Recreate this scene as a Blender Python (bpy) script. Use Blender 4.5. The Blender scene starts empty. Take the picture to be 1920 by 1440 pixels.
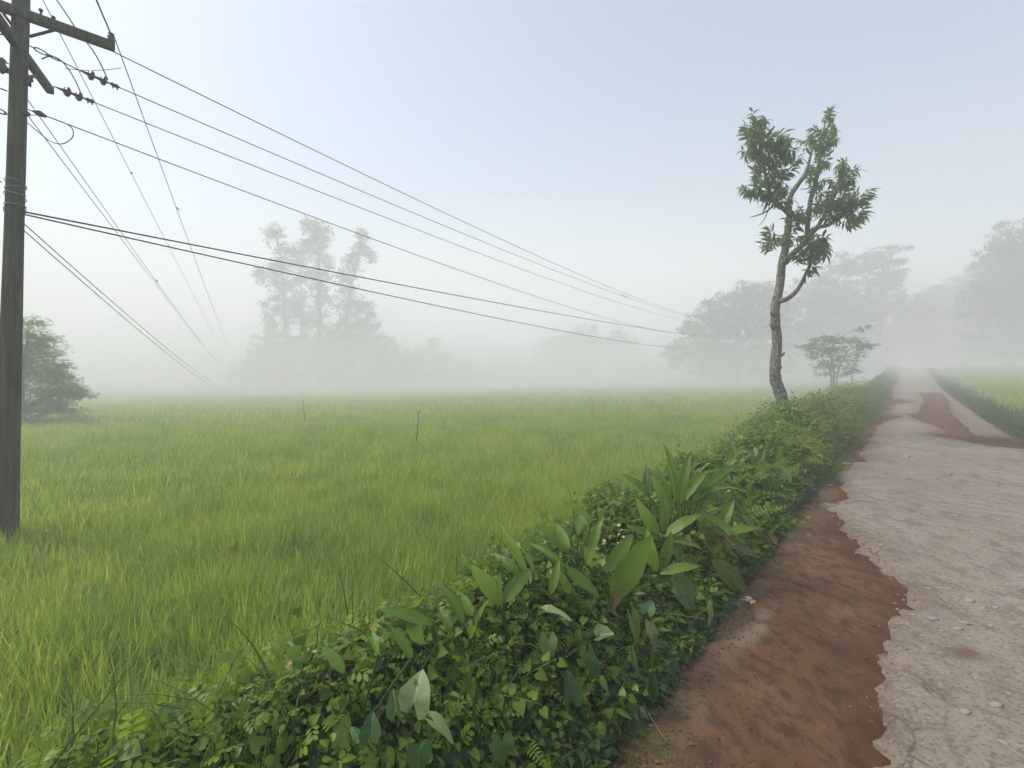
import bpy, math, random
import numpy as np
from mathutils import Vector, Matrix

R = math.radians
C = bpy.context.scene.collection
SC = bpy.context.scene

# ------------------------------------------------------------------ camera, sky, sun, exposure
FPX, CX, HY = 880.0, 960.0, 700.0            # focal length in photo pixels, optical centre, horizon row
CAM_Z = 1.6
cam_d = bpy.data.cameras.new('camera')
cam = bpy.data.objects.new('camera', cam_d); C.objects.link(cam)
cam_d.sensor_width = 36.0
cam_d.lens = FPX / 1920 * 36.0
cam_d.clip_start = 0.05; cam_d.clip_end = 3000
cam.location = (0, 0, CAM_Z)
cam.rotation_euler = (R(90) - math.atan((720 - HY) / FPX), 0, 0)
SC.camera = cam

world = bpy.data.worlds.new('World'); SC.world = world
world.use_nodes = True
wn = world.node_tree; wn.nodes.clear()
SUN_ELEV, SUN_AZ = R(52), R(-80)             # azimuth from +Y, negative = towards the left of the view
sky = wn.nodes.new('ShaderNodeTexSky'); sky.sky_type = 'NISHITA'
sky.sun_disc = False
sky.sun_elevation = SUN_ELEV
sky.sun_rotation = SUN_AZ
sky.air_density = 1.5; sky.dust_density = 2.5; sky.ozone_density = 0.8
bg = wn.nodes.new('ShaderNodeBackground'); bg.inputs[1].default_value = 0.075
wo = wn.nodes.new('ShaderNodeOutputWorld')
wn.links.new(sky.outputs[0], bg.inputs[0]); wn.links.new(bg.outputs[0], wo.inputs[0])

sun_d = bpy.data.lights.new('sun', 'SUN'); sun_d.energy = 1.5; sun_d.angle = R(15); sun_d.color = (1.0, 0.925, 0.81)
sun = bpy.data.objects.new('sun', sun_d); C.objects.link(sun)
sdir = Vector((math.sin(SUN_AZ) * math.cos(SUN_ELEV), math.cos(SUN_AZ) * math.cos(SUN_ELEV), math.sin(SUN_ELEV)))
sun.rotation_euler = sdir.to_track_quat('Z', 'Y').to_euler()

SC.view_settings.view_transform = 'Standard'
SC.view_settings.look = 'None'
SC.view_settings.exposure = 1.32
SC.view_settings.gamma = 1.0
SC.view_settings.use_curve_mapping = False
SC.render.engine = 'CYCLES'
cy = SC.cycles
cy.max_bounces = 24; cy.diffuse_bounces = 4; cy.glossy_bounces = 2; cy.transmission_bounces = 3
cy.volume_bounces = 20; cy.transparent_max_bounces = 64
cy.use_denoising = True
cy.use_light_tree = False
HAZE_DENSITY = 0.0095

# ------------------------------------------------------------------ helpers
rng = np.random.default_rng(11)
rnd = random.Random(5)
RA = R(40.0)                                  # heading of the road
SN, CS = math.sin(RA), math.cos(RA)

def W(p, v):                                  # road coordinates (p across to the right, v along) -> x, y
    return SN * v + CS * p, CS * v - SN * p
def PV(x, y):
    return CS * x - SN * y, SN * x + CS * y
def at(px, py, depth):                        # photo pixel at a given depth -> point (the camera is nearly level)
    return np.array([(px - CX) / FPX * depth, depth, CAM_Z - (py - HY) / FPX * depth])

def sm(a, b, x):
    t = np.clip((x - a) / (b - a), 0, 1); return t * t * (3 - 2 * t)

def _h(ix, iy, s):
    n = (ix * 374761393 + iy * 668265263 + s * 974634497) & 0xffffffff
    n = ((n ^ (n >> 13)) * 1274126177) & 0xffffffff
    return ((n ^ (n >> 16)) & 0xffff) / 65535.0
def noise(x, y, s=0):                         # smooth value noise in -1..1
    x = np.asarray(x, float); y = np.asarray(y, float)
    x0 = np.floor(x); y0 = np.floor(y)
    ix = x0.astype(np.int64); iy = y0.astype(np.int64)
    fx = x - x0; fy = y - y0
    fx = fx * fx * (3 - 2 * fx); fy = fy * fy * (3 - 2 * fy)
    a = _h(ix, iy, s); b = _h(ix + 1, iy, s); c = _h(ix, iy + 1, s); d = _h(ix + 1, iy + 1, s)
    return (a + (b - a) * fx + (c - a) * fy + (a - b - c + d) * fx * fy) * 2 - 1
def fbm(x, y, s=0, o=3):
    return sum(noise(x * 2 ** k, y * 2 ** k, s + k) / 2 ** k for k in range(o)) / 1.6

def rise(v):                                  # the road climbs to a crest some 60 m on
    v = np.asarray(v, float)
    q = np.clip(v - 14, 0, 71)
    return 0.00046 * q * q - 0.012 * np.clip(v - 85, 0, 60)
EDGE_L, EDGE_R = -0.87, 2.12
def ground_z(p, v):
    p = np.asarray(p, float); v = np.asarray(v, float)
    r = rise(v)
    q = EDGE_L - p
    s = p - EDGE_R
    field = -0.75 - 0.011 * np.clip(q - 2, 0, 60) + 0.6 * r * np.exp(-np.clip(q, 0, 300) / 25)
    hump = 0.2 * sm(0, 0.5, q)
    t = sm(0.75, 1.95, q)
    left = (r + hump) * (1 - t) + field * t
    right = r - 0.32 * sm(0.15, 1.4, s) + 0.005 * np.clip(s - 3, 0, 80)
    return np.where(q > 0, left, np.where(s > 0, right, r))
def cover_h(p, v):                            # height of the verge plants above the ground
    q = EDGE_L - np.asarray(p, float)
    h = 0.04 + 0.36 * sm(0.0, 0.8, q) + 0.16 * sm(0.6, 1.2, q)
    h = h * (1 - 0.45 * sm(1.35, 2.0, q)) * (0.66 + 0.34 * sm(1.2, 3.2, np.asarray(v, float)))
    va_ = np.asarray(v, float)
    h = h * (1 - 0.2 * sm(2.0, 2.8, va_) * (1 - sm(5.0, 6.5, va_)))
    h = h * (1 - 0.4 * sm(12.5, 17, va_)) * (1 + 0.7 * sm(8, 13, va_) * fbm(va_ * 0.9, q * 1.3, 47))
    return h * (1 + 0.34 * noise(np.asarray(v) * 1.5, q * 1.7, 3) + 0.22 * noise(np.asarray(v) * 4.1, q * 4.3, 6))
def cover_z(p, v):
    return ground_z(p, v) + cover_h(p, v)
def on_cover(px, py, lift=0.0):               # where the line of sight through a pixel meets the verge plants
    d = np.array([(px - CX) / FPX, 1.0, -(py - HY) / FPX])
    for y in np.arange(0.7, 40, 0.01):
        x, z = d[0] * y, CAM_Z + d[2] * y
        p, v = PV(x, y)
        if p < EDGE_L + 0.02 and p > EDGE_L - 2.0 and z <= cover_z(p, v) + lift:
            return np.array([x, y, z])
    return np.array([d[0] * 5, 5, CAM_Z + d[2] * 5])
def on_ground(px, py):
    d = np.array([(px - CX) / FPX, 1.0, -(py - HY) / FPX])
    for y in np.arange(1.0, 90, 0.02):
        x, z = d[0] * y, CAM_Z + d[2] * y
        p, v = PV(x, y)
        if z <= ground_z(p, v):
            return np.array([x, y, z])
    return np.array([d[0] * 60, 60, 0])

def link(name, me, mat=None, parent=None, smooth=True):
    o = bpy.data.objects.new(name, me); C.objects.link(o)
    if mat is not None and not me.materials: me.materials.append(mat)
    if parent is not None: o.parent = parent
    return o
def mesh(name, V, F, smooth=True, tint=None, luv=None):
    """F: array (n,k) or list of tuples"""
    me = bpy.data.meshes.new(name)
    V = np.asarray(V, np.float32)
    me.vertices.add(len(V)); me.vertices.foreach_set('co', V.ravel())
    if isinstance(F, np.ndarray):
        k = F.shape[1]; flat = F.ravel(); tot = np.full(len(F), k)
    else:
        tot = np.array([len(f) for f in F]); flat = np.array([i for f in F for i in f])
    me.loops.add(len(flat)); me.loops.foreach_set('vertex_index', flat.astype(np.int32))
    me.polygons.add(len(tot))
    me.polygons.foreach_set('loop_start', np.concatenate([[0], np.cumsum(tot)[:-1]]).astype(np.int32))
    me.polygons.foreach_set('loop_total', tot.astype(np.int32))
    if smooth: me.polygons.foreach_set('use_smooth', np.ones(len(tot), bool))
    if tint is not None:
        a = me.attributes.new('tint', 'FLOAT', 'POINT'); a.data.foreach_set('value', np.asarray(tint, np.float32))
    if luv is not None:
        a = me.attributes.new('luv', 'FLOAT_VECTOR', 'POINT'); a.data.foreach_set('vector', np.asarray(luv, np.float32).ravel())
    me.update(calc_edges=True)
    return me
def tag(o, label=None, cat=None, group=None, kind=None):
    if label: o['label'] = label
    if cat: o['category'] = cat
    if group: o['group'] = group
    if kind: o['kind'] = kind
    return o
def empty(name, loc, label, cat, group=None):
    o = bpy.data.objects.new(name, None); C.objects.link(o)
    o.location = [float(c) for c in loc]; o.empty_display_size = 0.1
    return tag(o, label, cat, group)
class Geo:                                    # collects tubes, boxes and lofts into one mesh
    def __init__(s): s.V, s.F, s.n = [], [], 0
    def add(s, V, F):
        V = np.asarray(V, float); s.V.append(V); s.F += [tuple(i + s.n for i in f) for f in F]; s.n += len(V)
    def tube(s, pts, rad, n=8, cap=True, wob=0.0, seed=0):
        pts = np.asarray(pts, float); m = len(pts)
        rad = np.full(m, rad) if np.isscalar(rad) else np.asarray(rad, float)
        T = np.gradient(pts, axis=0); T /= np.linalg.norm(T, axis=1)[:, None] + 1e-9
        u = np.cross(T[0], [0, 0, 1]) if abs(T[0][2]) < 0.9 else np.cross(T[0], [1, 0, 0])
        V = []; a = np.arange(n) / n * 2 * math.pi
        g = np.random.default_rng(seed)
        for i in range(m):
            u = u - T[i] * np.dot(u, T[i]); u /= np.linalg.norm(u) + 1e-9
            w = np.cross(T[i], u)
            r = rad[i] * (1 + wob * g.uniform(-1, 1, n))
            V.append(pts[i] + (np.cos(a) * r)[:, None] * u + (np.sin(a) * r)[:, None] * w)
        F = [(i * n + j, i * n + (j + 1) % n, (i + 1) * n + (j + 1) % n, (i + 1) * n + j) for i in range(m - 1) for j in range(n)]
        if cap: F += [tuple(range(n))[::-1], tuple((m - 1) * n + j for j in range(n))]
        s.add(np.concatenate(V), F)
    def bar(s, a, b, w, h, bev=0.12):          # bevelled square timber from a to b
        a = np.asarray(a, float); b = np.asarray(b, float)
        d = (b - a) / np.linalg.norm(b - a)
        x = np.cross(d, [0, 0, 1]); x /= np.linalg.norm(x); z = np.cross(x, d)
        e = min(w, h) * bev
        prof = [(-w / 2 + e, -h / 2), (w / 2 - e, -h / 2), (w / 2, -h / 2 + e), (w / 2, h / 2 - e), (w / 2 - e, h / 2), (-w / 2 + e, h / 2), (-w / 2, h / 2 - e), (-w / 2, -h / 2 + e)]
        V = [q + x * i + z * j for q in (a, b) for i, j in prof]
        F = [(i, (i + 1) % 8, 8 + (i + 1) % 8, 8 + i) for i in range(8)] + [tuple(range(8))[::-1], tuple(range(8, 16))]
        s.add(V, F)
    def obj(s, name, mat, parent=None, smooth=True):
        return link(name, mesh(name, np.concatenate(s.V), s.F, smooth), mat, parent)

# ------------------------------------------------------------------ materials
class NT:
    def __init__(s, name):
        s.m = bpy.data.materials.new(name); s.m.use_nodes = True
        s.t = s.m.node_tree; s.t.nodes.clear()
        s.out = s.n('ShaderNodeOutputMaterial')
    def n(s, typ, **kw):
        x = s.t.nodes.new(typ)
        for k, v in kw.items(): setattr(x, k, v)
        return x
    def l(s, a, b): s.t.links.new(a, b)
    def pos(s): return s.n('ShaderNodeNewGeometry').outputs['Position']
    def objco(s): return s.n('ShaderNodeTexCoord').outputs['Object']
    def noise(s, co, scale, detail=4, rough=0.6):
        x = s.n('ShaderNodeTexNoise'); x.inputs['Scale'].default_value = scale; x.inputs['Detail'].default_value = detail
        x.inputs['Roughness'].default_value = rough
        if co is not None: s.l(co, x.inputs['Vector'])
        return x.outputs['Fac']
    def vor(s, co, scale, feature='F1'):
        x = s.n('ShaderNodeTexVoronoi', feature=feature); x.inputs['Scale'].default_value = scale
        s.l(co, x.inputs['Vector']); return x
    def ramp(s, fac, stops):
        x = s.n('ShaderNodeValToRGB'); e = x.color_ramp.elements
        while len(e) < len(stops): e.new(0.5)
        for k, (p, c) in enumerate(stops):
            e[k].position = p; e[k].color = (*c, 1) if len(c) == 3 else c
        s.l(fac, x.inputs[0]); return x.outputs[0]
    def mix(s, fac, a, b, mode='MIX'):
        x = s.n('ShaderNodeMix', data_type='RGBA', blend_type=mode)
        for sock, val in ((x.inputs['Factor'], fac), (x.inputs[6], a), (x.inputs[7], b)):
            if isinstance(val, (int, float)): sock.default_value = val
            elif isinstance(val, tuple): sock.default_value = (*val, 1)
            else: s.l(val, sock)
        return x.outputs[2]
    def math(s, op, a, b=0.0, c=None):
        x = s.n('ShaderNodeMath', operation=op)
        for k, val in enumerate((a, b) if c is None else (a, b, c)):
            if isinstance(val, (int, float)): x.inputs[k].default_value = val
            else: s.l(val, x.inputs[k])
        return x.outputs[0]
    def attr(s, name, out='Fac'):
        x = s.n('ShaderNodeAttribute'); x.attribute_name = name; return x.outputs[out]
    def bump(s, h, strength, dist=0.01, prev=None):
        x = s.n('ShaderNodeBump'); x.inputs['Strength'].default_value = strength; x.inputs['Distance'].default_value = dist
        s.l(h, x.inputs['Height'])
        if prev is not None: s.l(prev, x.inputs['Normal'])
        return x.outputs[0]
    def bsdf(s, col, rough=0.8, spec=0.3, normal=None, transl=0.0, tcol=None):
        b = s.n('ShaderNodeBsdfPrincipled'); b.inputs['Roughness'].default_value = rough if isinstance(rough, (int, float)) else 0.7
        if not isinstance(rough, (int, float)): s.l(rough, b.inputs['Roughness'])
        b.inputs['Specular IOR Level'].default_value = spec
        if isinstance(col, tuple): b.inputs['Base Color'].default_value = (*col, 1)
        else: s.l(col, b.inputs['Base Color'])
        if normal is not None: s.l(normal, b.inputs['Normal'])
        if transl > 0:
            tr = s.n('ShaderNodeBsdfTranslucent'); mx = s.n('ShaderNodeMixShader'); mx.inputs[0].default_value = transl
            src = tcol if tcol is not None else col
            if isinstance(src, tuple): tr.inputs['Color'].default_value = (*src, 1)
            else: s.l(src, tr.inputs['Color'])
            s.l(b.outputs[0], mx.inputs[1]); s.l(tr.outputs[0], mx.inputs[2]); s.l(mx.outputs[0], s.out.inputs['Surface'])
        else:
            s.l(b.outputs[0], s.out.inputs['Surface'])
        return s.m

def leaf_mat(name, dark, light, old=None, rib=(0.20, 0.27, 0.10), rough=0.42, transl=0.28, veins=0.0, spec=0.4, rib_w=0.05):
    t = NT(name)
    tint = t.attr('tint')
    col = t.mix(tint, dark, light)
    nz = t.noise(t.objco(), 22, 3)
    col = t.mix(t.math('MULTIPLY', nz, 0.35), col, tuple(0.6 * c for c in dark))
    sep = t.n('ShaderNodeSeparateXYZ'); t.l(t.attr('luv', 'Vector'), sep.inputs[0])
    ax = t.math('ABSOLUTE', sep.outputs[0])
    nrm = None
    if old:                                    # withered edges and tips
        k = t.math('ADD', t.math('MULTIPLY', ax, 0.35), t.math('MULTIPLY', sep.outputs[1], 0.6))
        k = t.math('ADD', k, t.math('MULTIPLY', t.noise(t.objco(), 9, 4), 0.9))
        col = t.mix(t.math('MULTIPLY', t.math('SMOOTH_MIN', t.math('MAXIMUM', t.math('MULTIPLY_ADD', k, 4.0, -4.6), 0.0), 1.0, 0.1), 0.85), col, old)
    if veins > 0:
        w = t.math('SINE', t.math('MULTIPLY', t.math('SUBTRACT', sep.outputs[1], t.math('MULTIPLY', ax, 0.22)), 95.0))
        col = t.mix(t.math('MULTIPLY', t.math('MAXIMUM', w, 0.0), 0.11 * veins), col, tuple(1.25 * c for c in light))
        nrm = t.bump(w, 0.35 * veins, 0.003)
    col = t.mix(t.math('MULTIPLY', t.math('LESS_THAN', ax, rib_w), 0.5), col, rib)
    return t.bsdf(col, rough, spec, nrm, transl, t.mix(0.5, col, tuple(min(1, 1.9 * c) for c in light)))

M = {}
M['rice'] = None
t = NT('rice_blade')
rv = t.attr('tint'); big = t.noise(t.pos(), 0.13, 3)
c = t.mix(rv, (0.115, 0.24, 0.026), (0.40, 0.51, 0.10))
c = t.mix(t.ramp(big, [(0.35, (0, 0, 0)), (0.7, (1, 1, 1))]), c, t.mix(0.4, c, (0.38, 0.44, 0.07)))
fine = t.noise(t.pos(), 1.1, 2)
c = t.mix(t.ramp(fine, [(0.35, (0.35,) * 3), (0.6, (0,) * 3)]), c, (0.09, 0.18, 0.022))
sepz = t.n('ShaderNodeSeparateXYZ'); t.l(t.attr('luv', 'Vector'), sepz.inputs[0])
c = t.mix(t.math('MULTIPLY', t.math('GREATER_THAN', t.attr('tint'), 0.985), 0.8), c, (0.33, 0.26, 0.09))
M['rice'] = t.bsdf(c, 0.5, 0.3, None, 0.48, t.mix(1.0, c, (1.7, 1.55, 1.3), 'MULTIPLY'))
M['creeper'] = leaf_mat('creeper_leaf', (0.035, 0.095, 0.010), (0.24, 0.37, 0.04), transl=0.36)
M['creeper_shade'] = leaf_mat('shade_painted_creeper_leaf', (0.016, 0.045, 0.010), (0.06, 0.125, 0.025), rough=0.38)  # darker copy of the creeper leaf: shade inside the tangle put into its colour
M['compound'] = leaf_mat('compound_leaf', (0.06, 0.135, 0.010), (0.29, 0.40, 0.035), rough=0.5, transl=0.36)
M['bush'] = leaf_mat('bush_leaf', (0.065, 0.115, 0.02), (0.19, 0.25, 0.05), rough=0.5)
M['bush_yellow'] = leaf_mat('yellow_green_bush_leaf', (0.08, 0.14, 0.012), (0.24, 0.31, 0.03), rough=0.5)
M['lance'] = leaf_mat('lance_leaf', (0.055, 0.135, 0.008), (0.19, 0.31, 0.025), rib=(0.20, 0.26, 0.08), veins=0.4, rough=0.4, transl=0.34)
M['lance_old'] = leaf_mat('withering_lance_leaf', (0.09, 0.13, 0.02), (0.17, 0.22, 0.05), old=(0.36, 0.24, 0.07), veins=0.8, transl=0.3)
M['dry'] = leaf_mat('dry_leaf', (0.16, 0.10, 0.035), (0.30, 0.21, 0.07), rib=(0.4, 0.3, 0.15), rough=0.75)
M['arrow'] = leaf_mat('arrow_leaf', (0.05, 0.12, 0.03), (0.14, 0.23, 0.065), rib=(0.25, 0.32, 0.18), veins=0.25, rough=0.45, transl=0.22)
M['arrow_dark'] = leaf_mat('blue_green_arrow_leaf', (0.03, 0.085, 0.022), (0.07, 0.15, 0.04), rib=(0.10, 0.17, 0.11), veins=0.6, rough=0.42, transl=0.18)
M['arrow_pale'] = leaf_mat('pale_arrow_leaf', (0.12, 0.19, 0.075), (0.24, 0.31, 0.13), rib=(0.36, 0.40, 0.26), veins=0.25, rough=0.5, transl=0.2)
M['arrow_old'] = leaf_mat('yellowing_arrow_leaf', (0.14, 0.19, 0.08), (0.26, 0.30, 0.13), old=(0.38, 0.25, 0.04), veins=0.6)
M['tree_leaf'] = leaf_mat('tree_leaf', (0.05, 0.10, 0.022), (0.15, 0.24, 0.06), rib=(0.10, 0.14, 0.06), rough=0.4, transl=0.35)
M['far_leaf'] = leaf_mat('distant_leaf', (0.03, 0.06, 0.02), (0.085, 0.135, 0.045), rough=0.6, transl=0.15)
M['frond'] = leaf_mat('feathery_frond', (0.085, 0.15, 0.03), (0.25, 0.33, 0.07), rough=0.5)
M['verge'] = leaf_mat('verge_grass_blade', (0.03, 0.062, 0.014), (0.09, 0.14, 0.03), rough=0.55, transl=0.3)
def plain(name, col, rough=0.7, spec=0.3, nscale=30, amt=0.4, bump=0.3, metal=0):
    t = NT(name); co = t.objco(); nz = t.noise(co, nscale, 5)
    c = t.mix(t.math('MULTIPLY', nz, amt * 2), col, tuple(0.45 * x for x in col))
    return t.bsdf(c, rough, spec, t.bump(nz, bump, 0.01))
M['verge_pale'] = leaf_mat('pale_verge_blade', (0.05, 0.10, 0.018), (0.16, 0.23, 0.045), rough=0.55, transl=0.35)
M['stem'] = plain('green_stem', (0.10, 0.17, 0.05), 0.5)
M['pale_stem'] = plain('pale_stem', (0.26, 0.30, 0.13), 0.5)
M['flower_yellow'] = plain('yellow_petal', (0.62, 0.42, 0.05), 0.6)
M['flower_white'] = plain('cream_petal', (0.62, 0.58, 0.36), 0.6)
M['iron'] = plain('rusty_iron', (0.075, 0.068, 0.06), 0.65, 0.4)
M['porcelain'] = plain('grey_insulator_glaze', (0.085, 0.085, 0.09), 0.35, 0.5)
M['wire'] = plain('weathered_wire', (0.055, 0.055, 0.055), 0.6, 0.4)
M['black_wire'] = plain('black_cable', (0.02, 0.02, 0.022), 0.5, 0.4)
M['tie'] = plain('galvanised_tie_wire', (0.34, 0.34, 0.32), 0.5, 0.5)
M['bird'] = plain('dark_feathers', (0.025, 0.023, 0.022), 0.7)
M['chip'] = plain('pale_stone', (0.36, 0.335, 0.29), 0.8, 0.3, 60, 0.3)
M['gravel'] = plain('grey_gravel', (0.27, 0.25, 0.215), 0.9, 0.2, 40, 0.5)
M['bark_far'] = plain('dark_bark', (0.075, 0.065, 0.05), 0.9, 0.1, 8)
M['twig'] = plain('grey_twig', (0.10, 0.09, 0.075), 0.85, 0.2, 30)
M['paper'] = plain('dirty_paper', (0.52, 0.43, 0.38), 0.8, 0.2, 40, 0.25)
# weathered pole timber: vertical grain
t = NT('weathered_pole_wood'); mp = t.n('ShaderNodeMapping'); mp.inputs['Scale'].default_value = (26, 26, 1.1); t.l(t.objco(), mp.inputs[0])
g = t.noise(mp.outputs[0], 1.0, 6, 0.65); g2 = t.noise(t.objco(), 2.2, 3)
c = t.ramp(g, [(0.3, (0.032, 0.033, 0.024)), (0.55, (0.098, 0.092, 0.072)), (0.75, (0.165, 0.155, 0.125))])
c = t.mix(t.ramp(g2, [(0.4, (0,) * 3), (0.7, (0.5,) * 3)]), c, (0.09, 0.11, 0.07))
M['pole'] = t.bsdf(c, 0.85, 0.2, t.bump(g, 0.5, 0.01))
# lichen-spotted bark
t = NT('spotted_bark'); co = t.objco()
n1 = t.noise(co, 9, 5); sp = t.noise(co, 16, 5, 0.7)
c = t.ramp(n1, [(0.3, (0.055, 0.052, 0.044)), (0.6, (0.15, 0.145, 0.125)), (0.8, (0.24, 0.235, 0.21))])
c = t.mix(t.ramp(sp, [(0.54, (0,) * 3), (0.60, (0.9,) * 3)]), c, (0.36, 0.36, 0.31))
M['bark'] = t.bsdf(c, 0.9, 0.15, t.bump(n1, 0.6, 0.02))
# field mud
t = NT('field_mud'); co = t.pos(); n1 = t.noise(co, 1.7, 5)
M['mud'] = t.bsdf(t.ramp(n1, [(0.35, (0.018, 0.026, 0.01)), (0.65, (0.045, 0.055, 0.02))]), 0.8, 0.3, t.bump(n1, 0.4, 0.03))
# red soil of the road bed
t = NT('red_soil'); co = t.pos()
mp = t.n('ShaderNodeMapping'); mp.inputs['Rotation'].default_value = (0, 0, RA); mp.inputs['Scale'].default_value = (1.0, 0.55, 1); t.l(co, mp.inputs[0]); sc_ = mp.outputs[0]
a = t.noise(sc_, 1.6, 6, 0.6); b = t.noise(sc_, 13, 6, 0.7); d = t.noise(co, 140, 3, 0.7); e = t.noise(sc_, 4.5, 5, 0.62)
c = t.ramp(a, [(0.3, (0.082, 0.042, 0.023)), (0.5, (0.122, 0.062, 0.034)), (0.72, (0.160, 0.092, 0.054))])
c = t.mix(t.ramp(b, [(0.40, (0.8,) * 3), (0.53, (0,) * 3)]), c, (0.052, 0.029, 0.020))
c = t.mix(t.ramp(e, [(0.55, (0,) * 3), (0.75, (0.7,) * 3)]), c, (0.19, 0.122, 0.078))
c = t.mix(t.math('MULTIPLY', t.math('GREATER_THAN', d, 0.66), 0.5), c, (0.25, 0.18, 0.14))
c = t.mix(t.math('MULTIPLY', t.attr('tint'), 0.9), c, (0.075, 0.030, 0.016))
c = t.mix(t.attr('pale'), c, (0.20, 0.155, 0.115))
nb = t.bump(d, 0.45, 0.004); nb = t.bump(b, 0.75, 0.022, nb)
M['soil'] = t.bsdf(c, 0.92, 0.15, nb)
# worn asphalt, dusted with soil
t = NT('worn_asphalt'); co = t.pos()
mp = t.n('ShaderNodeMapping'); mp.inputs['Rotation'].default_value = (0, 0, RA); mp.inputs['Scale'].default_value = (1.0, 0.6, 1); t.l(co, mp.inputs[0])
a = t.noise(mp.outputs[0], 0.9, 6, 0.62); b = t.noise(mp.outputs[0], 7, 6, 0.7); d = t.noise(co, 110, 3, 0.75); vr = t.vor(co, 75).outputs['Distance']
vc = t.vor(co, 75).outputs['Color']
c = t.ramp(a, [(0.3, (0.19, 0.16, 0.126)), (0.5, (0.245, 0.21, 0.168)), (0.75, (0.305, 0.268, 0.222))])
c = t.mix(t.ramp(b, [(0.36, (0.8,) * 3), (0.52, (0,) * 3)]), c, (0.135, 0.110, 0.085))
c = t.mix(t.ramp(t.noise(mp.outputs[0], 2.1, 5), [(0.56, (0,) * 3), (0.72, (0.6,) * 3)]), c, (0.19, 0.14, 0.108))
sp = t.n('ShaderNodeSeparateColor'); t.l(vc, sp.inputs[0])
c = t.mix(t.math('MULTIPLY', t.math('GREATER_THAN', sp.outputs[0], 0.9), 0.4), c, (0.32, 0.30, 0.265))
c = t.mix(t.math('MULTIPLY', t.math('LESS_THAN', sp.outputs[0], 0.16), 0.55), c, (0.10, 0.085, 0.072))
cr = t.n('ShaderNodeTexVoronoi', feature='DISTANCE_TO_EDGE'); cr.inputs['Scale'].default_value = 0.9
wv = t.n('ShaderNodeMix', data_type='VECTOR'); wv.inputs['Factor'].default_value = 0.22
nt = t.n('ShaderNodeTexNoise'); nt.inputs['Scale'].default_value = 3; nt.inputs['Detail'].default_value = 5; t.l(co, nt.inputs['Vector'])
t.l(co, wv.inputs[4]); t.l(nt.outputs['Color'], wv.inputs[5]); t.l(wv.outputs[1], cr.inputs['Vector'])
crk = t.ramp(cr.outputs['Distance'], [(0.0, (0.75,) * 3), (0.014, (0,) * 3)])
crk = t.math('MULTIPLY', crk, t.ramp(t.noise(co, 0.8, 3), [(0.52, (0,) * 3), (0.62, (1,) * 3)]))
c = t.mix(crk, c, (0.06, 0.042, 0.033))
cr2 = t.n('ShaderNodeTexVoronoi', feature='DISTANCE_TO_EDGE'); cr2.inputs['Scale'].default_value = 5.5; t.l(wv.outputs[1], cr2.inputs['Vector'])
k2 = t.ramp(cr2.outputs['Distance'], [(0.0, (0.9,) * 3), (0.05, (0,) * 3)])
c = t.mix(t.math('MULTIPLY', k2, t.attr('edge')), c, (0.05, 0.035, 0.026))
c = t.mix(t.attr('tint'), c, (0.125, 0.072, 0.05))
nb = t.bump(vr, 0.3, 0.005); nb = t.bump(d, 0.5, 0.005, nb); nb = t.bump(b, 0.6, 0.02, nb)
M['asphalt'] = t.bsdf(c, 0.88, 0.25, nb)

# ------------------------------------------------------------------ haze
t = NT('haze_air'); pvn = t.n('ShaderNodeVolumePrincipled')
pvn.inputs['Color'].default_value = (0.996, 0.999, 0.999, 1); pvn.inputs['Density'].default_value = HAZE_DENSITY; pvn.inputs['Anisotropy'].default_value = 0.1
t.l(pvn.outputs[0], t.out.inputs['Volume'])
bx = [(-260, -70, -8), (260, -70, -8), (260, 275, -8), (-260, 275, -8), (-260, -70, 42), (260, -70, 42), (260, 275, 42), (-260, 275, 42)]
hz = link('haze', mesh('haze', bx, [(3, 2, 1, 0), (4, 5, 6, 7), (0, 1, 5, 4), (1, 2, 6, 5), (2, 3, 7, 6), (3, 0, 4, 7)], False), t.m)
tag(hz, 'pale morning fog lying over the field and the road', 'fog', kind='stuff')
def mist(name, label, c, r, dens):             # a lens of thicker mist, thinning out towards its rim
    V, F = [(0, 0, r[2])], []; n, m = 48, 16
    for i in range(1, m):
        a = math.pi * i / m
        for j in range(n): b_ = 2 * math.pi * j / n; V.append((r[0] * math.sin(a) * math.cos(b_), r[1] * math.sin(a) * math.sin(b_), r[2] * math.cos(a)))
    V.append((0, 0, -r[2]))
    F = [(0, 1 + j, 1 + (j + 1) % n) for j in range(n)] + [(1 + i * n + j, 1 + (i + 1) * n + j, 1 + (i + 1) * n + (j + 1) % n, 1 + i * n + (j + 1) % n) for i in range(m - 2) for j in range(n)]
    F += [(len(V) - 1, 1 + (m - 2) * n + (j + 1) % n, 1 + (m - 2) * n + j) for j in range(n)]
    t = NT(name + '_air'); pv_ = t.n('ShaderNodeVolumePrincipled'); pv_.inputs['Color'].default_value = (0.996, 0.999, 0.999, 1)
    pv_.inputs['Density'].default_value = dens; pv_.inputs['Anisotropy'].default_value = 0.1; t.l(pv_.outputs[0], t.out.inputs['Volume'])
    o = link(name, mesh(name, V, F), t.m); o.location = c; tag(o, label, 'mist', kind='stuff')
for k in range(6):                            # thickens gradually inwards and downwards
    mist('mist_bank', 'deep bank of mist in front of and among the distant trees', (0, 148 + 2 * k, -3), (238 - 6 * k, 120 - 6 * k, 40 - 5.6 * k), 0.0037)
for k in range(6):
    mist('low_mist', 'thick low mist hiding the far side of the rice field', (-60, 124, -3), (197 - 4 * k, 118 - 6.5 * k, 13 - 1.6 * k), 0.0036)
for k in range(6):
    mist('low_mist', 'low mist drifting over the crest of the road and the field right of it', (85, 122, -1), (104 - 3 * k, 100 - 5 * k, 13 - 1.7 * k), 0.0034)

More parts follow.
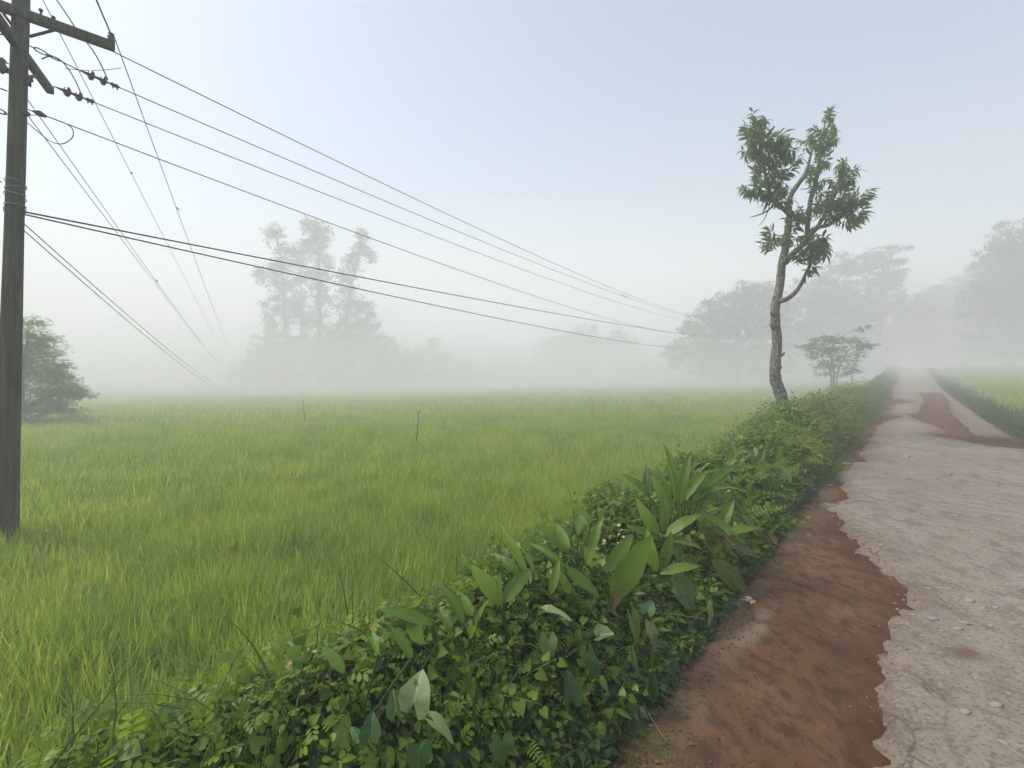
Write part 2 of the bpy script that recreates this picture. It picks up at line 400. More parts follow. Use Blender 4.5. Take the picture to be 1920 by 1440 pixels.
# ------------------------------------------------------------------ terrain
def axis(lo, hi, c0, fine, grow):
    out = [c0]; x = c0; s = fine
    while x < hi: x += s; s = max(fine, (x - c0) * grow); out.append(x)
    x = c0; s = fine; neg = []
    while x > lo: x -= s; s = max(fine, (c0 - x) * grow); neg.append(x)
    return np.array(neg[::-1] + out)
def sheet(pa, va, zf):
    P, Vv = np.meshgrid(pa, va); X, Y = W(P, Vv); Z = zf(P, Vv)
    n, m = P.shape; I = np.arange(n * m).reshape(n, m)
    F = np.stack([I[:-1, :-1], I[:-1, 1:], I[1:, 1:], I[1:, :-1]], -1).reshape(-1, 4)
    return np.stack([X, Y, Z], -1).reshape(-1, 3), F, P, Vv
pa = axis(-150, 130, 0.6, 0.12, 0.07); va = axis(-45, 165, 3, 0.15, 0.05)
def gz(p, v):
    z = ground_z(p, v) + 0.03 * fbm(p * 0.8, v * 0.8, 5)
    return np.where((p > EDGE_L - 0.3) & (p < EDGE_R + 0.3), ground_z(p, v) - 0.06, z)
V, F, _, _ = sheet(pa, va, gz)
g = link('ground', mesh('ground', V, F), M['mud']); tag(g, 'dark muddy ground under the rice and the roadside plants', 'ground', kind='structure')

def px_poly(pts):
    out = []
    for x, y in pts:
        w = on_ground(x, y); out.append(PV(w[0], w[1]))
    return np.array(out)
near_soil = px_poly([(1672, 1438), (1655, 1408), (1668, 1370), (1690, 1302), (1685, 1250), (1668, 1238), (1690, 1212), (1690, 1178), (1719, 1139), (1711, 1110),
                     (1672, 1088), (1647, 1067), (1617, 1045), (1613, 1015), (1587, 994), (1570, 965), (1545, 950)])
near_soil = np.concatenate([[(-1.6, -3), (-0.1, -3), (-0.02, 0.6)], near_soil, [(-1.6, 6.2)]])
left_soil = px_poly([(1548, 890), (1579, 862), (1598, 849), (1631, 835), (1640, 816), (1650, 795), (1702, 781), (1650, 773), (1680, 760), (1735, 755), (1690, 750)])
left_soil = np.concatenate([left_soil, [(-1.6, 30), (-1.6, 8)]])
right_soil = px_poly([(1702, 780), (1777, 811), (1740, 818), (1810, 830), (1853, 839), (1935, 846), (1935, 826), (1834, 818), (1784, 773), (1784, 757), (1766, 738), (1728, 738), (1735, 754), (1728, 776)])
edge_soil = np.array([(2.5, 3.0), (1.75, 4.2), (1.62, 5.2), (1.8, 6.2), (2.05, 8.5), (2.5, 9)])
island = px_poly([(1378, 1212), (1425, 1150), (1455, 1148), (1440, 1195), (1412, 1222)])
hole = px_poly([(1790, 1243), (1820, 1238), (1860, 1256), (1850, 1266), (1810, 1262)])
def inside_dist(poly, p, v):                  # signed distance, positive inside
    A = poly; B = np.roll(poly, -1, 0)
    d2 = np.full(p.shape, 1e9); ins = np.zeros(p.shape, bool)
    for (ax, ay), (bx_, by) in zip(A, B):
        ex, ey = bx_ - ax, by - ay
        tt = np.clip(((p - ax) * ex + (v - ay) * ey) / (ex * ex + ey * ey + 1e-12), 0, 1)
        d2 = np.minimum(d2, (p - ax - ex * tt) ** 2 + (v - ay - ey * tt) ** 2)
        cr_ = ((ay > v) != (by > v)) & (p < (bx_ - ax) * (v - ay) / (by - ay + 1e-12) + ax)
        ins ^= cr_
    return np.where(ins, 1, -1) * np.sqrt(d2)
def soil_sd(p, v):
    jit = 0.05 * fbm(p * 5, v * 5, 21, 4) + 0.030 * fbm(p * 15, v * 13, 31, 4)
    s = np.maximum.reduce([inside_dist(q, p, v) for q in (near_soil, left_soil, right_soil, edge_soil)])
    s = np.maximum(s, 0.06 + p * 0 - np.minimum(np.abs(p - EDGE_L), np.abs(p - EDGE_R)))
    s = np.maximum(s, np.where((v > 6.8) & (p < 0.4), 0.26 + 0.22 * noise(v * 0.55, v * 0, 51) + 0.12 * noise(v * 1.9, v * 0, 52) - (p - EDGE_L), -1))
    s = np.maximum(s, np.where(p < EDGE_L + 0.04, 0.2, -1)); s = np.maximum(s, np.where(p > EDGE_R - 0.04, 0.2, -1))
    jit = jit + 0.07 * (0.45 - np.abs(noise(p * 4.5 + 0.5 * noise(p * 9, v * 9, 41), v * 4.0, 43))) + 0.03 * (0.45 - np.abs(noise(p * 13, v * 11, 44)))
    return s + jit
rel = lambda p, v: 0.014 * fbm(p * 2.2, v * 1.4, 8, 4) + 0.005 * noise(p * 14, v * 9, 12)
pa = np.arange(EDGE_L - 0.28, EDGE_R + 0.3, 0.022)
va = [-2.5]
while va[-1] < 112: va.append(va[-1] + max(0.022, 0.007 * va[-1]))
va = np.array(va)
soil_z = lambda p, v: ground_z(np.clip(p, EDGE_L, EDGE_R), v) + rel(p, v) - 0.05 * sm(EDGE_L - 0.1, EDGE_L - 0.28, p) - 0.09 * sm(EDGE_R + 0.1, EDGE_R + 0.3, p)
V, F, P_, V_ = sheet(pa, va, soil_z)
sd = soil_sd(P_, V_)
rim = (sm(-0.02, 0.02, sd) * (1 - sm(0.04, 0.26, sd))).ravel() * np.clip(0.5 + 0.6 * noise(P_.ravel() * 3, V_.ravel() * 3, 77), 0, 1)
sme = mesh('dirt_path', V, F, True, rim); pa_ = sme.attributes.new('pale', 'FLOAT', 'POINT')
pa_.data.foreach_set('value', (0.8 * sm(-0.05, 0.05, inside_dist(island, P_, V_) + 0.05 * fbm(P_ * 9, V_ * 9, 19)) + 0.35 * sm(-0.55, -0.8, P_) * np.clip(0.4 + fbm(P_ * 4, V_ * 2, 29), 0, 1)).ravel().astype(np.float32))
o = link('dirt_path', sme, M['soil']); tag(o, 'strip of bare red soil between the verge plants and the broken asphalt', 'path', kind='structure')
def asph_z(p, v):
    s = soil_sd(p, v)
    crown = 0.03 * (1 - ((p - 0.6) / 1.5) ** 2)
    far = np.clip(v / 12, 1, 2.2)
    return ground_z(np.clip(p, EDGE_L, EDGE_R), v) + 0.004 * fbm(p * 3, v * 3, 40) + np.clip(crown, 0, 1) * 0.5 + np.clip(-s / 0.05, -1, 1) * 0.03 * far + rel(p, v) * np.clip(-s / 0.3, 0, 0.5) - 0.09 * sm(EDGE_R + 0.05, EDGE_R + 0.3, p)
V, F, P_, V_ = sheet(pa, va, asph_z)
hd = inside_dist(hole, P_, V_)
tnt = (0.85 * sm(-0.03, 0.05, hd + 0.03 * fbm(P_ * 9, V_ * 9, 3)) + 0.25 * (1 + np.clip((V_ - 7) / 8, 0, 1)) * (1 - sm(0.0, 0.14 + 0.05 * np.clip(V_ - 7, 0, 10), -soil_sd(P_, V_) + 0.08 * fbm(P_ * 4, V_ * 4, 9)))).ravel()
rme = mesh('road', V, F, True, np.clip(tnt, 0, 1)); ea = rme.attributes.new('edge', 'FLOAT', 'POINT')
ea.data.foreach_set('value', ((1 - sm(0.05, 0.30, -soil_sd(P_, V_))) * np.clip(0.4 + 1.3 * fbm(P_ * 2.3, V_ * 1.7, 66), 0, 1)).ravel().astype(np.float32))
o = link('road', rme, M['asphalt']); tag(o, 'worn narrow asphalt road with ragged edges running uphill into the fog', 'road', kind='structure')

# ------------------------------------------------------------------ scattering of small leaves (joined into one mesh)
def strip(width, n=3, bend=0.3, fold=0.0):    # grass blade template along +Y, bending towards -Z
    V, U, F = [], [], []
    for i in range(n + 1):
        s = i / n; w = width * (1 - s ** 2.2) * 0.5 if i < n else 0
        y = s * (1 - 0.25 * bend * s); z = -bend * s * s
        if i < n: V += [(-w, y, z), (w, y, z)]; U += [(-1, s, 0), (1, s, 0)]
        else: V += [(0, y, z)]; U += [(0, 1, 0)]
    for i in range(n - 1): F.append((2 * i, 2 * i + 1, 2 * i + 3, 2 * i + 2))
    F.append((2 * n - 2, 2 * n - 1, 2 * n))
    return np.array(V), F, np.array(U)
def oval(w=0.5, fold=0.08, droop=0.12, pts=(0.0, 0.3, 0.65, 1.0)):
    ws = [0.0, 0.95, 0.8, 0.0]
    V, U, F = [], [], []
    for s, q in zip(pts, ws):
        z = -droop * s * s
        V.append((0, s, z)); U.append((0, s, 0))
        if q > 0:
            V += [(-w / 2 * q, s, z + fold * q), (w / 2 * q, s, z + fold * q)]; U += [(-1, s, 0), (1, s, 0)]
    # 0 base; 1 m,2 l,3 r; 4 m,5 l,6 r; 7 tip
    F = [(0, 1, 2), (0, 3, 1), (2, 1, 4, 5), (1, 3, 6, 4), (5, 4, 7), (4, 6, 7)]
    return np.array(V), F, np.array(U)
def heart(droop=0.15, fold=0.1):
    out = [(0, -0.02), (0.22, -0.2), (0.46, -0.12), (0.52, 0.15), (0.36, 0.5), (0.14, 0.82), (0, 1.0)]
    L = out + [(-x, y) for x, y in out[-2:0:-1]]
    V = [(0, 0.3, -droop * 0.09)] + [(x, y, fold * abs(x) * 1.6 - droop * max(y, 0) ** 2) for x, y in L]
    U = [(0, 0.3, 0)] + [(x * 2, y, 0) for x, y in L]
    n = len(L)
    return np.array(V), [(0, 1 + i, 1 + (i + 1) % n) for i in range(n)], np.array(U)
def merge(parts):
    V, F, U, n = [], [], [], 0
    for v, f, u in parts:
        V.append(v); U.append(u); F += [tuple(i + n for i in q) for q in f]; n += len(v)
    return np.concatenate(V), F, np.concatenate(U)
def xf(T, s, ang, off, tilt=0.0):             # scale, turn about Z, tilt about own base, move
    v = T[0] * s
    ct, st = math.cos(tilt), math.sin(tilt)
    v = np.stack([v[:, 0], v[:, 1] * ct - v[:, 2] * st, v[:, 1] * st + v[:, 2] * ct], 1)
    c, s_ = math.cos(ang), math.sin(ang)
    v = np.stack([v[:, 0] * c - v[:, 1] * s_, v[:, 0] * s_ + v[:, 1] * c, v[:, 2]], 1) + np.array(off)
    return v, T[1], T[2]
OV = oval(); OVN = oval(0.36, 0.06, 0.2); HT = heart(); LANCE = oval(0.26, 0.05, 0.35)
obov = oval(0.55, 0.05, 0.1, (0.0, 0.5, 0.85, 1.0))
COMP = merge([xf(obov, 0.46, s * a, (0, y, -0.02 * k), -0.25) for k, (y, a) in enumerate(((0.3, 1.25), (0.55, 1.0), (0.8, 0.65))) for s in (-1, 1)])
FERN = merge([xf(oval(0.3, 0.03, 0.1), 0.34 * (1 - 0.35 * abs(y - 0.45)), s * 1.15, (0, y, -0.15 * y * y), -0.15) for y in np.linspace(0.12, 0.95, 7) for s in (-1, 1)])
BL = strip(0.03, 3, 0.35)

def batch(T, pos, fwd, up, scl, tint):
    V0, F0, U0 = T
    y = fwd / (np.linalg.norm(fwd, axis=1)[:, None] + 1e-9)
    z = up - y * np.sum(up * y, 1)[:, None]; z /= np.linalg.norm(z, axis=1)[:, None] + 1e-9
    x = np.cross(y, z)
    s = np.asarray(scl)[:, None, None]
    V = pos[:, None, :] + s * (V0[None, :, 0:1] * x[:, None, :] + V0[None, :, 1:2] * y[:, None, :] + V0[None, :, 2:3] * z[:, None, :])
    n, m = len(pos), len(V0)
    return V.reshape(-1, 3), F0, m, n, np.repeat(tint, m), np.tile(U0, (n, 1))
def leaves_mesh(name, batches):
    Vs, tots, flats, ts, us, off = [], [], [], [], [], 0
    for V, F0, m, n, tn, U in batches:
        ft = np.array([len(f) for f in F0]); fl = np.array([i for f in F0 for i in f])
        flats.append((fl[None, :] + (np.arange(n) * m)[:, None] + off).ravel()); tots.append(np.tile(ft, n))
        Vs.append(V); ts.append(tn); us.append(U); off += len(V)
    V = np.concatenate(Vs).astype(np.float32); flat = np.concatenate(flats); tot = np.concatenate(tots)
    me = bpy.data.meshes.new(name)
    me.vertices.add(len(V)); me.vertices.foreach_set('co', V.ravel())
    me.loops.add(len(flat)); me.loops.foreach_set('vertex_index', flat.astype(np.int32))
    me.polygons.add(len(tot)); me.polygons.foreach_set('loop_start', np.concatenate([[0], np.cumsum(tot)[:-1]]).astype(np.int32))
    me.polygons.foreach_set('loop_total', tot.astype(np.int32)); me.polygons.foreach_set('use_smooth', np.ones(len(tot), bool))
    a = me.attributes.new('tint', 'FLOAT', 'POINT'); a.data.foreach_set('value', np.concatenate(ts).astype(np.float32))
    a = me.attributes.new('luv', 'FLOAT_VECTOR', 'POINT'); a.data.foreach_set('vector', np.concatenate(us).astype(np.float32).ravel())
    me.update(calc_edges=True)
    return me
def unit(n, zmin=-1, zmax=1):
    z = rng.uniform(zmin, zmax, n); a = rng.uniform(0, 2 * math.pi, n); r = np.sqrt(1 - z * z)
    return np.stack([r * np.cos(a), r * np.sin(a), z], 1)

def verge_points(n, v0, v1, q0, q1, lo=0.25, hi=1.05, p_side=-1):
    v = rng.uniform(v0, v1, n); q = rng.uniform(q0, q1, n); p = EDGE_L - q
    k = hi - (hi - lo) * rng.random(n) ** 1.6
    z = ground_z(p, v) + cover_h(p, v) * k
    x, y = W(p, v)
    return np.stack([x, y, z], 1), p, v, k
def verge_leaves(T, n, v0, v1, q0, q1, s0, s1, mask=None, lo=0.2, hi=1.08, outward=0.8):
    pos, p, v, k = verge_points(n, v0, v1, q0, q1, lo, hi)
    if mask is not None:
        keep = mask(p, v) > rng.random(n); pos, p, v, k = pos[keep], p[keep], v[keep], k[keep]
    m = len(pos)
    tx, ty = W(1.0, 0.0)
    side = np.clip((p + 2.0) / 0.7, -1, 1)      # leaves lean to the light: out over the road, up on top, or out over the field
    fwd = unit(m) * 0.9 + np.stack([tx * side * outward, ty * side * outward, np.full(m, -0.15)], 1)
    up = unit(m, -0.2, 1) * 0.75 + np.stack([tx * side * 0.35, ty * side * 0.35, np.ones(m)], 1)
    dist = np.linalg.norm(pos - np.array([0, 0, CAM_Z]), axis=1)
    s = rng.uniform(s0, s1, m)
    tn = np.clip(rng.normal(0.42, 0.26, m) + 0.35 * fbm(v * 2.2, p * 2.2, 60), 0, 1)
    return batch(T, pos, fwd, up, s, tn)

# species change along the bank
low_left = lambda p, v: np.clip(1.4 - sm(0.9, 2.3, v + 0.7 * noise(v * 2, p * 2, 4)) * 1.3, 0.06, 1) * (0.35 + 0.65 * sm(0.35, 0.75, EDGE_L - p))
mid = lambda p, v: np.clip(0.35 + 0.65 * sm(0.6, 2.0, v) + 0.4 * noise(v * 1.8, p * 3, 14), 0.05, 1)
b = [verge_leaves(HT, 21000, -1.6, 4.5, 0.10, 1.75, 0.018, 0.052, mid), verge_leaves(OV, 20000, -1.6, 5, 0.06, 1.8, 0.014, 0.042),
     verge_leaves(HT, 16000, 4, 12, 0.12, 1.8, 0.045, 0.085), verge_leaves(OVN, 9000, 1, 12, 0.1, 1.8, 0.05, 0.1)]
o = link('creeper', leaves_mesh('creeper', b), M['creeper']); tag(o, 'tangle of small heart-shaped creeper leaves covering the roadside bank', 'creeper', kind='stuff')
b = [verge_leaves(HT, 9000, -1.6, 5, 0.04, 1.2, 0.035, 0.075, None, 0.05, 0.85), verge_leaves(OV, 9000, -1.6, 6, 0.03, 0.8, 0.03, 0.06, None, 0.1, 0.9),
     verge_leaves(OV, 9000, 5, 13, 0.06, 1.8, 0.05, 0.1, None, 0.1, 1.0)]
o = link('shaded_creeper', leaves_mesh('shaded_creeper', b), M['creeper_shade']); tag(o, 'creeper leaves low on the road side of the bank, shade painted into their green', 'creeper', kind='stuff')
b = [verge_leaves(COMP, 7000, -1.6, 4.2, 0.3, 1.85, 0.04, 0.085, low_left, 0.55, 1.15, 0.5)]
o = link('clover_weeds', leaves_mesh('clover_weeds', b), M['compound']); tag(o, 'light green weeds with rounded leaflets in pairs at the foot of the rice', 'weeds', kind='stuff')
# shoots: leaves in pairs or in turn along a bending stem
def shoot(T, n, s, pair, curve):
    parts = []
    for k in range(n):
        y = 0.12 + 0.86 * k / (n - 1); z = -curve * y * y; sz = s * (1.1 - 0.55 * k / n)
        if pair:
            for sd_ in (-1, 1): parts.append(xf(T, sz, sd_ * (1.25 - 0.5 * k / n), (0, y, z), 0.1))
        else: parts.append(xf(T, sz, (1 if k % 2 else -1) * (1.3 - 0.4 * k / n), (0.07 * (-1 if k % 2 else 1), y, z), -0.35))
    st = (np.array([(x, y, -curve * y * y) for y in np.linspace(0, 0.95, 6) for x in (-0.008, 0.008)]), [(2 * i, 2 * i + 1, 2 * i + 3, 2 * i + 2) for i in range(5)], np.zeros((12, 3)))
    return merge(parts + [st])
SH_PAIR = shoot(OV, 7, 0.24, True, 0.25); SH_TURN = shoot(HT, 5, 0.27, False, 0.3); SH_SLIM = shoot(OVN, 9, 0.26, True, 0.4)
def shoots(T, n, v0, v1, q0, q1, s0, s1, lo=0.55, hi=0.95):
    pos, p, v, k = verge_points(n, v0, v1, q0, q1, lo, hi)
    side = np.clip((p + 2.0) / 0.7, -1, 1); tx, ty = W(1.0, 0.0)
    fwd = unit(n) * 0.8 + np.stack([tx * side * 0.35, ty * side * 0.35, np.full(n, 0.75)], 1)
    return batch(T, pos, fwd, unit(n, 0.0, 1) + np.array([0, 0, 0.4]), rng.uniform(s0, s1, n), np.clip(rng.normal(0.55, 0.25, n), 0, 1))
b = [shoots(SH_PAIR, 900, -1.4, 5, 0.2, 1.9, 0.06, 0.15), shoots(SH_TURN, 900, -1.4, 6, 0.1, 1.7, 0.08, 0.22), shoots(SH_SLIM, 160, 1.5, 8, 0.3, 2.0, 0.10, 0.2), shoots(SH_PAIR, 700, 4, 13, 0.2, 1.9, 0.14, 0.3)]
o = link('leafy_shoots', leaves_mesh('leafy_shoots', b), M['creeper']); tag(o, 'leafy shoots pushing up out of the creepers', 'weeds', kind='stuff')
pos, p_, v_, k_ = verge_points(2600, -1.4, 9, 0.2, 2.1, 0.3, 0.9); n_ = len(pos)
o = link('bank_grass', leaves_mesh('bank_grass', [batch(strip(0.022, 4, 0.9), pos, unit(n_) * 0.6 + np.array([0, 0, 1.0]), unit(n_, -0.3, 0.6), rng.uniform(0.14, 0.4, n_), np.clip(rng.normal(0.6, 0.25, n_), 0, 1))]), M['verge'])
tag(o, 'thin arching grass blades among the bank weeds', 'grass', kind='stuff')
# dead leaves and bits lying along the soil edge
n_ = 2200; v_ = -1.5 + 14 * rng.random(n_) ** 1.4; p_ = EDGE_L + rng.normal(0.02, 0.11, n_); x_, y_ = W(p_, v_)
o = link('leaf_litter', leaves_mesh('leaf_litter', [batch(OV, np.stack([x_, y_, soil_z(p_, v_) + 0.006], 1), unit(n_, -.15, .15), unit(n_, .6, 1), rng.uniform(0.008, 0.035, n_), rng.random(n_) * 0.6)]), M['dry'])
tag(o, 'brown dead leaves littering the edge of the soil', 'leaf litter', kind='stuff')
# thin wiry stems through the creepers
gs = Geo()
for i in range(170):
    v = rng.uniform(-1.2, 6); q = rng.uniform(0.2, 1.6); p = EDGE_L - q
    x, y = W(p, v); z = float(ground_z(p, v)) + 0.03; h = float(cover_h(p, v)) * rng.uniform(0.8, 1.25)
    a = rng.uniform(0, 6.28); l = rng.uniform(0.05, 0.3)
    gs.tube([(x, y, z), (x + 0.3 * l * math.cos(a), y + 0.3 * l * math.sin(a), z + h * 0.6), (x + l * math.cos(a), y + l * math.sin(a), z + h)], [0.0022, 0.0018, 0.001], 4, False)
o = gs.obj('creeper_stems', M['pale_stem']); tag(o, 'thin wiry stems standing up through the creepers', 'stems', kind='stuff')
# little flowers
def blooms(name, mat, pts, s, label):
    pos = np.array(pts); n = len(pos)
    pet = merge([xf(oval(0.8, 0.1, 0.1), 1, a, (0, 0, 0), 0.5) for a in np.arange(5) * 2 * math.pi / 5])
    o = link(name, leaves_mesh(name, [batch(pet, pos, unit(n), unit(n, 0.2, 1), rng.uniform(0.7, 1.2, n) * s, rng.random(n))]), mat)
    tag(o, label, 'flowers', kind='stuff')
pts, p_, v_, k_ = verge_points(70, -1.2, 2.2, 0.7, 1.7, 1.02, 1.15)
blooms('yellow_flowers', M['flower_yellow'], pts, 0.011, 'tiny yellow flowers dotted over the light green weeds')
cf = on_cover(1150, 1015, 0.03); pts = cf + rng.normal(0, 1, (34, 3)) * np.array([0.09, 0.07, 0.035]) + np.array([0, -0.05, 0.03])
blooms('cream_flowers', M['flower_white'], pts, 0.013, 'cluster of small cream flowers among the lance leaves')

# short grass at the very edge of the road, both sides
def fringe(n, v0, v1, q0, q1, s0, s1, right=False):
    v = v0 + (v1 - v0) * rng.random(n) ** 1.7; q = rng.uniform(q0, q1, n) + 0.12 * noise(v * 2.1, v * 0, 71) + 0.06 * noise(v * 9.1, v * 0, 72)
    p = (EDGE_R + q) if right else (EDGE_L - q)
    x, y = W(p, v); pos = np.stack([x, y, ground_z(p, v) + 0.0], 1)
    fwd = unit(n, 0.3, 1); up = unit(n, -0.5, 0.5)
    return batch(BL, pos, fwd, up, rng.uniform(s0, s1, n) * np.clip(v / 10, 0.8, 2), np.clip(rng.normal(0.4, 0.25, n), 0, 1))
o = link('verge_grass', leaves_mesh('verge_grass', [fringe(15000, -1.5, 14, -0.07, 0.4, 0.04, 0.15), fringe(18000, 8, 95, -0.02, 1.2, 0.12, 0.34)]), M['verge_pale'])
tag(o, 'short dark grass along the soil edge below the creepers', 'grass', kind='stuff')
o = link('far_verge_grass', leaves_mesh('far_verge_grass', [fringe(38000, 4, 95, 0.0, 2.3, 0.06, 0.24, True)]), M['verge'])
tag(o, 'rough dark grass on the far side of the road', 'grass', kind='stuff')

# ------------------------------------------------------------------ rice field (countless: instanced clumps in one object)
def clump(name, nb, rad, h0, h1, wid, seed):
    g_ = np.random.default_rng(seed)
    pos = np.stack([g_.normal(0, rad, nb), g_.normal(0, rad, nb), np.full(nb, -0.02)], 1)
    a = g_.uniform(0, 2 * math.pi, nb); lean = np.abs(g_.normal(0.15, 0.13, nb))
    fwd = np.stack([np.cos(a) * lean + 0.04, np.sin(a) * lean - 0.02, np.ones(nb)], 1)
    up = np.stack([-np.cos(a), -np.sin(a), np.full(nb, 0.2)], 1)
    tn = g_.random(nb)
    bs = []
    for k, bend in enumerate((0.08, 0.28, 0.7)):
        s = slice(k * nb // 3, (k + 1) * nb // 3)
        bs.append(batch(strip(wid, 3, bend), pos[s], fwd[s], up[s], g_.uniform(h0, h1, nb)[s], tn[s]))
    me = leaves_mesh(name, bs); me.materials.append(M['rice'])
    return bpy.data.objects.new(name, me)
def clump_set(name, n, *a):
    col = bpy.data.collections.new(name)
    for k in range(n): col.objects.link(clump(name + '_clump', *a, 100 + k))
    return col
near_c = clump_set('rice_near', 8, 18, 0.032, 0.34, 0.60, 0.026)
mid_c = clump_set('rice_mid', 5, 40, 0.10, 0.34, 0.62, 0.036)
far_c = clump_set('rice_far', 4, 80, 0.34, 0.34, 0.64, 0.075)
def rice_points(n, d0, d1, right=False, dens_pow=1.0):
    """points on the field between two distances from the camera, inside the wedge that the photo could see"""
    d = np.sqrt(rng.uniform(d0 * d0, d1 * d1, n)); a = rng.uniform(R(-64), R(62), n)
    x, y = d * np.sin(a), d * np.cos(a)
    p, v = PV(x, y)
    q = EDGE_L - p
    ok = (q > 1.85 + 0.15 * noise(v * 1.5, v * 0, 90)) if not right else (p > EDGE_R + 1.9 + 0.5 * noise(v * 0.4, v * 0, 91))
    x, y, p, v = x[ok], y[ok], p[ok], v[ok]
    thin = fbm(x * 0.35, y * 0.35, 33)
    ok = rng.random(len(x)) < 0.05 + np.maximum(0.62, 0.85 + 0.6 * thin) + 0.3 * noise(x * 2.3, y * 2.3, 34)
    x, y, p, v = x[ok], y[ok], p[ok], v[ok]
    return np.stack([x, y, ground_z(p, v) + 0.03 * fbm(p * 0.8, v * 0.8, 5)], 1)
def rice_object(name, sets, label):
    ng = bpy.data.node_groups.new(name + '_nodes', 'GeometryNodeTree')
    ng.interface.new_socket('Geometry', in_out='INPUT', socket_type='NodeSocketGeometry'); ng.interface.new_socket('Geometry', in_out='OUTPUT', socket_type='NodeSocketGeometry')
    gi = ng.nodes.new('NodeGroupInput'); go = ng.nodes.new('NodeGroupOutput'); jn = ng.nodes.new('GeometryNodeJoinGeometry')
    allp, grp = [], []
    for k, (pts, col) in enumerate(sets): allp.append(pts); grp.append(np.full(len(pts), k))
    P = np.concatenate(allp); me = bpy.data.meshes.new(name); me.vertices.add(len(P)); me.vertices.foreach_set('co', P.astype(np.float32).ravel())
    n = len(P)
    a = me.attributes.new('grp', 'INT', 'POINT'); a.data.foreach_set('value', np.concatenate(grp).astype(np.int32))
    a = me.attributes.new('yaw', 'FLOAT_VECTOR', 'POINT')
    rot = np.stack([rng.normal(0, 0.08, n), rng.normal(0, 0.08, n), rng.uniform(0, 6.283, n)], 1); a.data.foreach_set('vector', rot.astype(np.float32).ravel())
    a = me.attributes.new('siz', 'FLOAT', 'POINT')
    sz = rng.uniform(0.82, 1.12, n) * (1 + 0.22 * fbm(P[:, 0] * 0.9, P[:, 1] * 0.9, 55)); a.data.foreach_set('value', sz.astype(np.float32))
    def named(nm, typ):
        x = ng.nodes.new('GeometryNodeInputNamedAttribute'); x.data_type = typ; x.inputs[0].default_value = nm; return x.outputs[0]
    for k, (pts, col) in enumerate(sets):
        cmp_ = ng.nodes.new('FunctionNodeCompare'); cmp_.data_type = 'INT'; cmp_.operation = 'EQUAL'
        ng.links.new(named('grp', 'INT'), cmp_.inputs[2]); cmp_.inputs[3].default_value = k
        ci = ng.nodes.new('GeometryNodeCollectionInfo'); ci.inputs[0].default_value = col; ci.inputs[1].default_value = True; ci.inputs[2].default_value = True
        ip = ng.nodes.new('GeometryNodeInstanceOnPoints'); ip.inputs['Pick Instance'].default_value = True
        e2r = ng.nodes.new('FunctionNodeEulerToRotation')
        ng.links.new(named('yaw', 'FLOAT_VECTOR'), e2r.inputs[0])
        ng.links.new(gi.outputs[0], ip.inputs['Points']); ng.links.new(cmp_.outputs[0], ip.inputs['Selection']); ng.links.new(ci.outputs[0], ip.inputs['Instance'])
        ng.links.new(e2r.outputs[0], ip.inputs['Rotation']); ng.links.new(named('siz', 'FLOAT'), ip.inputs['Scale'])
        ng.links.new(ip.outputs[0], jn.inputs[0])
    ng.links.new(jn.outputs[0], go.inputs[0])
    o = bpy.data.objects.new(name, me); C.objects.link(o)
    md = o.modifiers.new('clumps', 'NODES'); md.node_group = ng
    return tag(o, label, 'rice', kind='stuff')
rice_object('rice', [(rice_points(34000, 0.8, 9), near_c), (rice_points(34000, 9, 24), mid_c), (rice_points(36000, 24, 125), far_c)],
            'bright green rice filling the whole field left of the road')
rice_object('far_rice', [(rice_points(26000, 12, 95, True), far_c)], 'pale rice in the field beyond the far verge of the road')

# ------------------------------------------------------------------ near roadside tree
EYE = np.array([0, 0, CAM_Z])
def frame_obj(name, me, base, fwd, up, scale, parent=None, mat=None):
    """place a template mesh (+Y forward, +Z up) at base; parent is an unrotated Empty or None"""
    y = Vector(fwd).normalized(); z = Vector(up); z = (z - y * z.dot(y)).normalized(); x = y.cross(z)
    o = bpy.data.objects.new(name, me); C.objects.link(o)
    if mat is not None and not me.materials: me.materials.append(mat)
    b = Vector([float(c) for c in base])
    if parent is not None: o.parent = parent; b = b - parent.location
    rot = Matrix((x, y, z)).transposed().to_4x4()
    sc = scale if isinstance(scale, (tuple, list)) else (scale,) * 3
    o.matrix_basis = Matrix.Translation(b) @ rot @ Matrix.Diagonal((*[float(c) for c in sc], 1))
    return o
def rel_geo(g, root):                          # Geo built in world space -> local to an Empty
    off = np.array(root.location); g.V = [v - off for v in g.V]; return g

TD = 12.0
tbase = at(1468, 840, TD)
tree = empty('roadside_tree', tbase, 'slender tree with spotted crooked trunk and drooping leaf tufts beside the road', 'tree')
def path(pts, d0=TD, dz=0.0):                  # pixel polyline -> points, drifting in depth
    n = len(pts); return np.array([at(x, y, d0 + dz * i / max(1, n - 1)) for i, (x, y) in enumerate(pts)])
def smooth(P, r, k=4):
    P = np.asarray(P); n = len(P); t = np.arange(n); tt = np.linspace(0, n - 1, (n - 1) * k + 1)
    Q = []
    for x in tt:
        i = min(int(x), n - 2); f = x - i
        p0, p1, p2, p3 = P[max(i - 1, 0)], P[i], P[i + 1], P[min(i + 2, n - 1)]
        Q.append(0.5 * (2 * p1 + (p2 - p0) * f + (2 * p0 - 5 * p1 + 4 * p2 - p3) * f * f + (3 * p1 - p0 - 3 * p2 + p3) * f ** 3))
    return np.array(Q), np.interp(tt, t, r)
def limb(name, px, r, dz, parent, mat, wob=0.06, n=9, d0=TD, seed=1):
    P, rr = smooth(path(px, d0, dz), r); g = Geo(); g.tube(P, rr, n, True, wob, seed)
    return rel_geo(g, parent).obj(name, mat, parent), P
K = TD / FPX
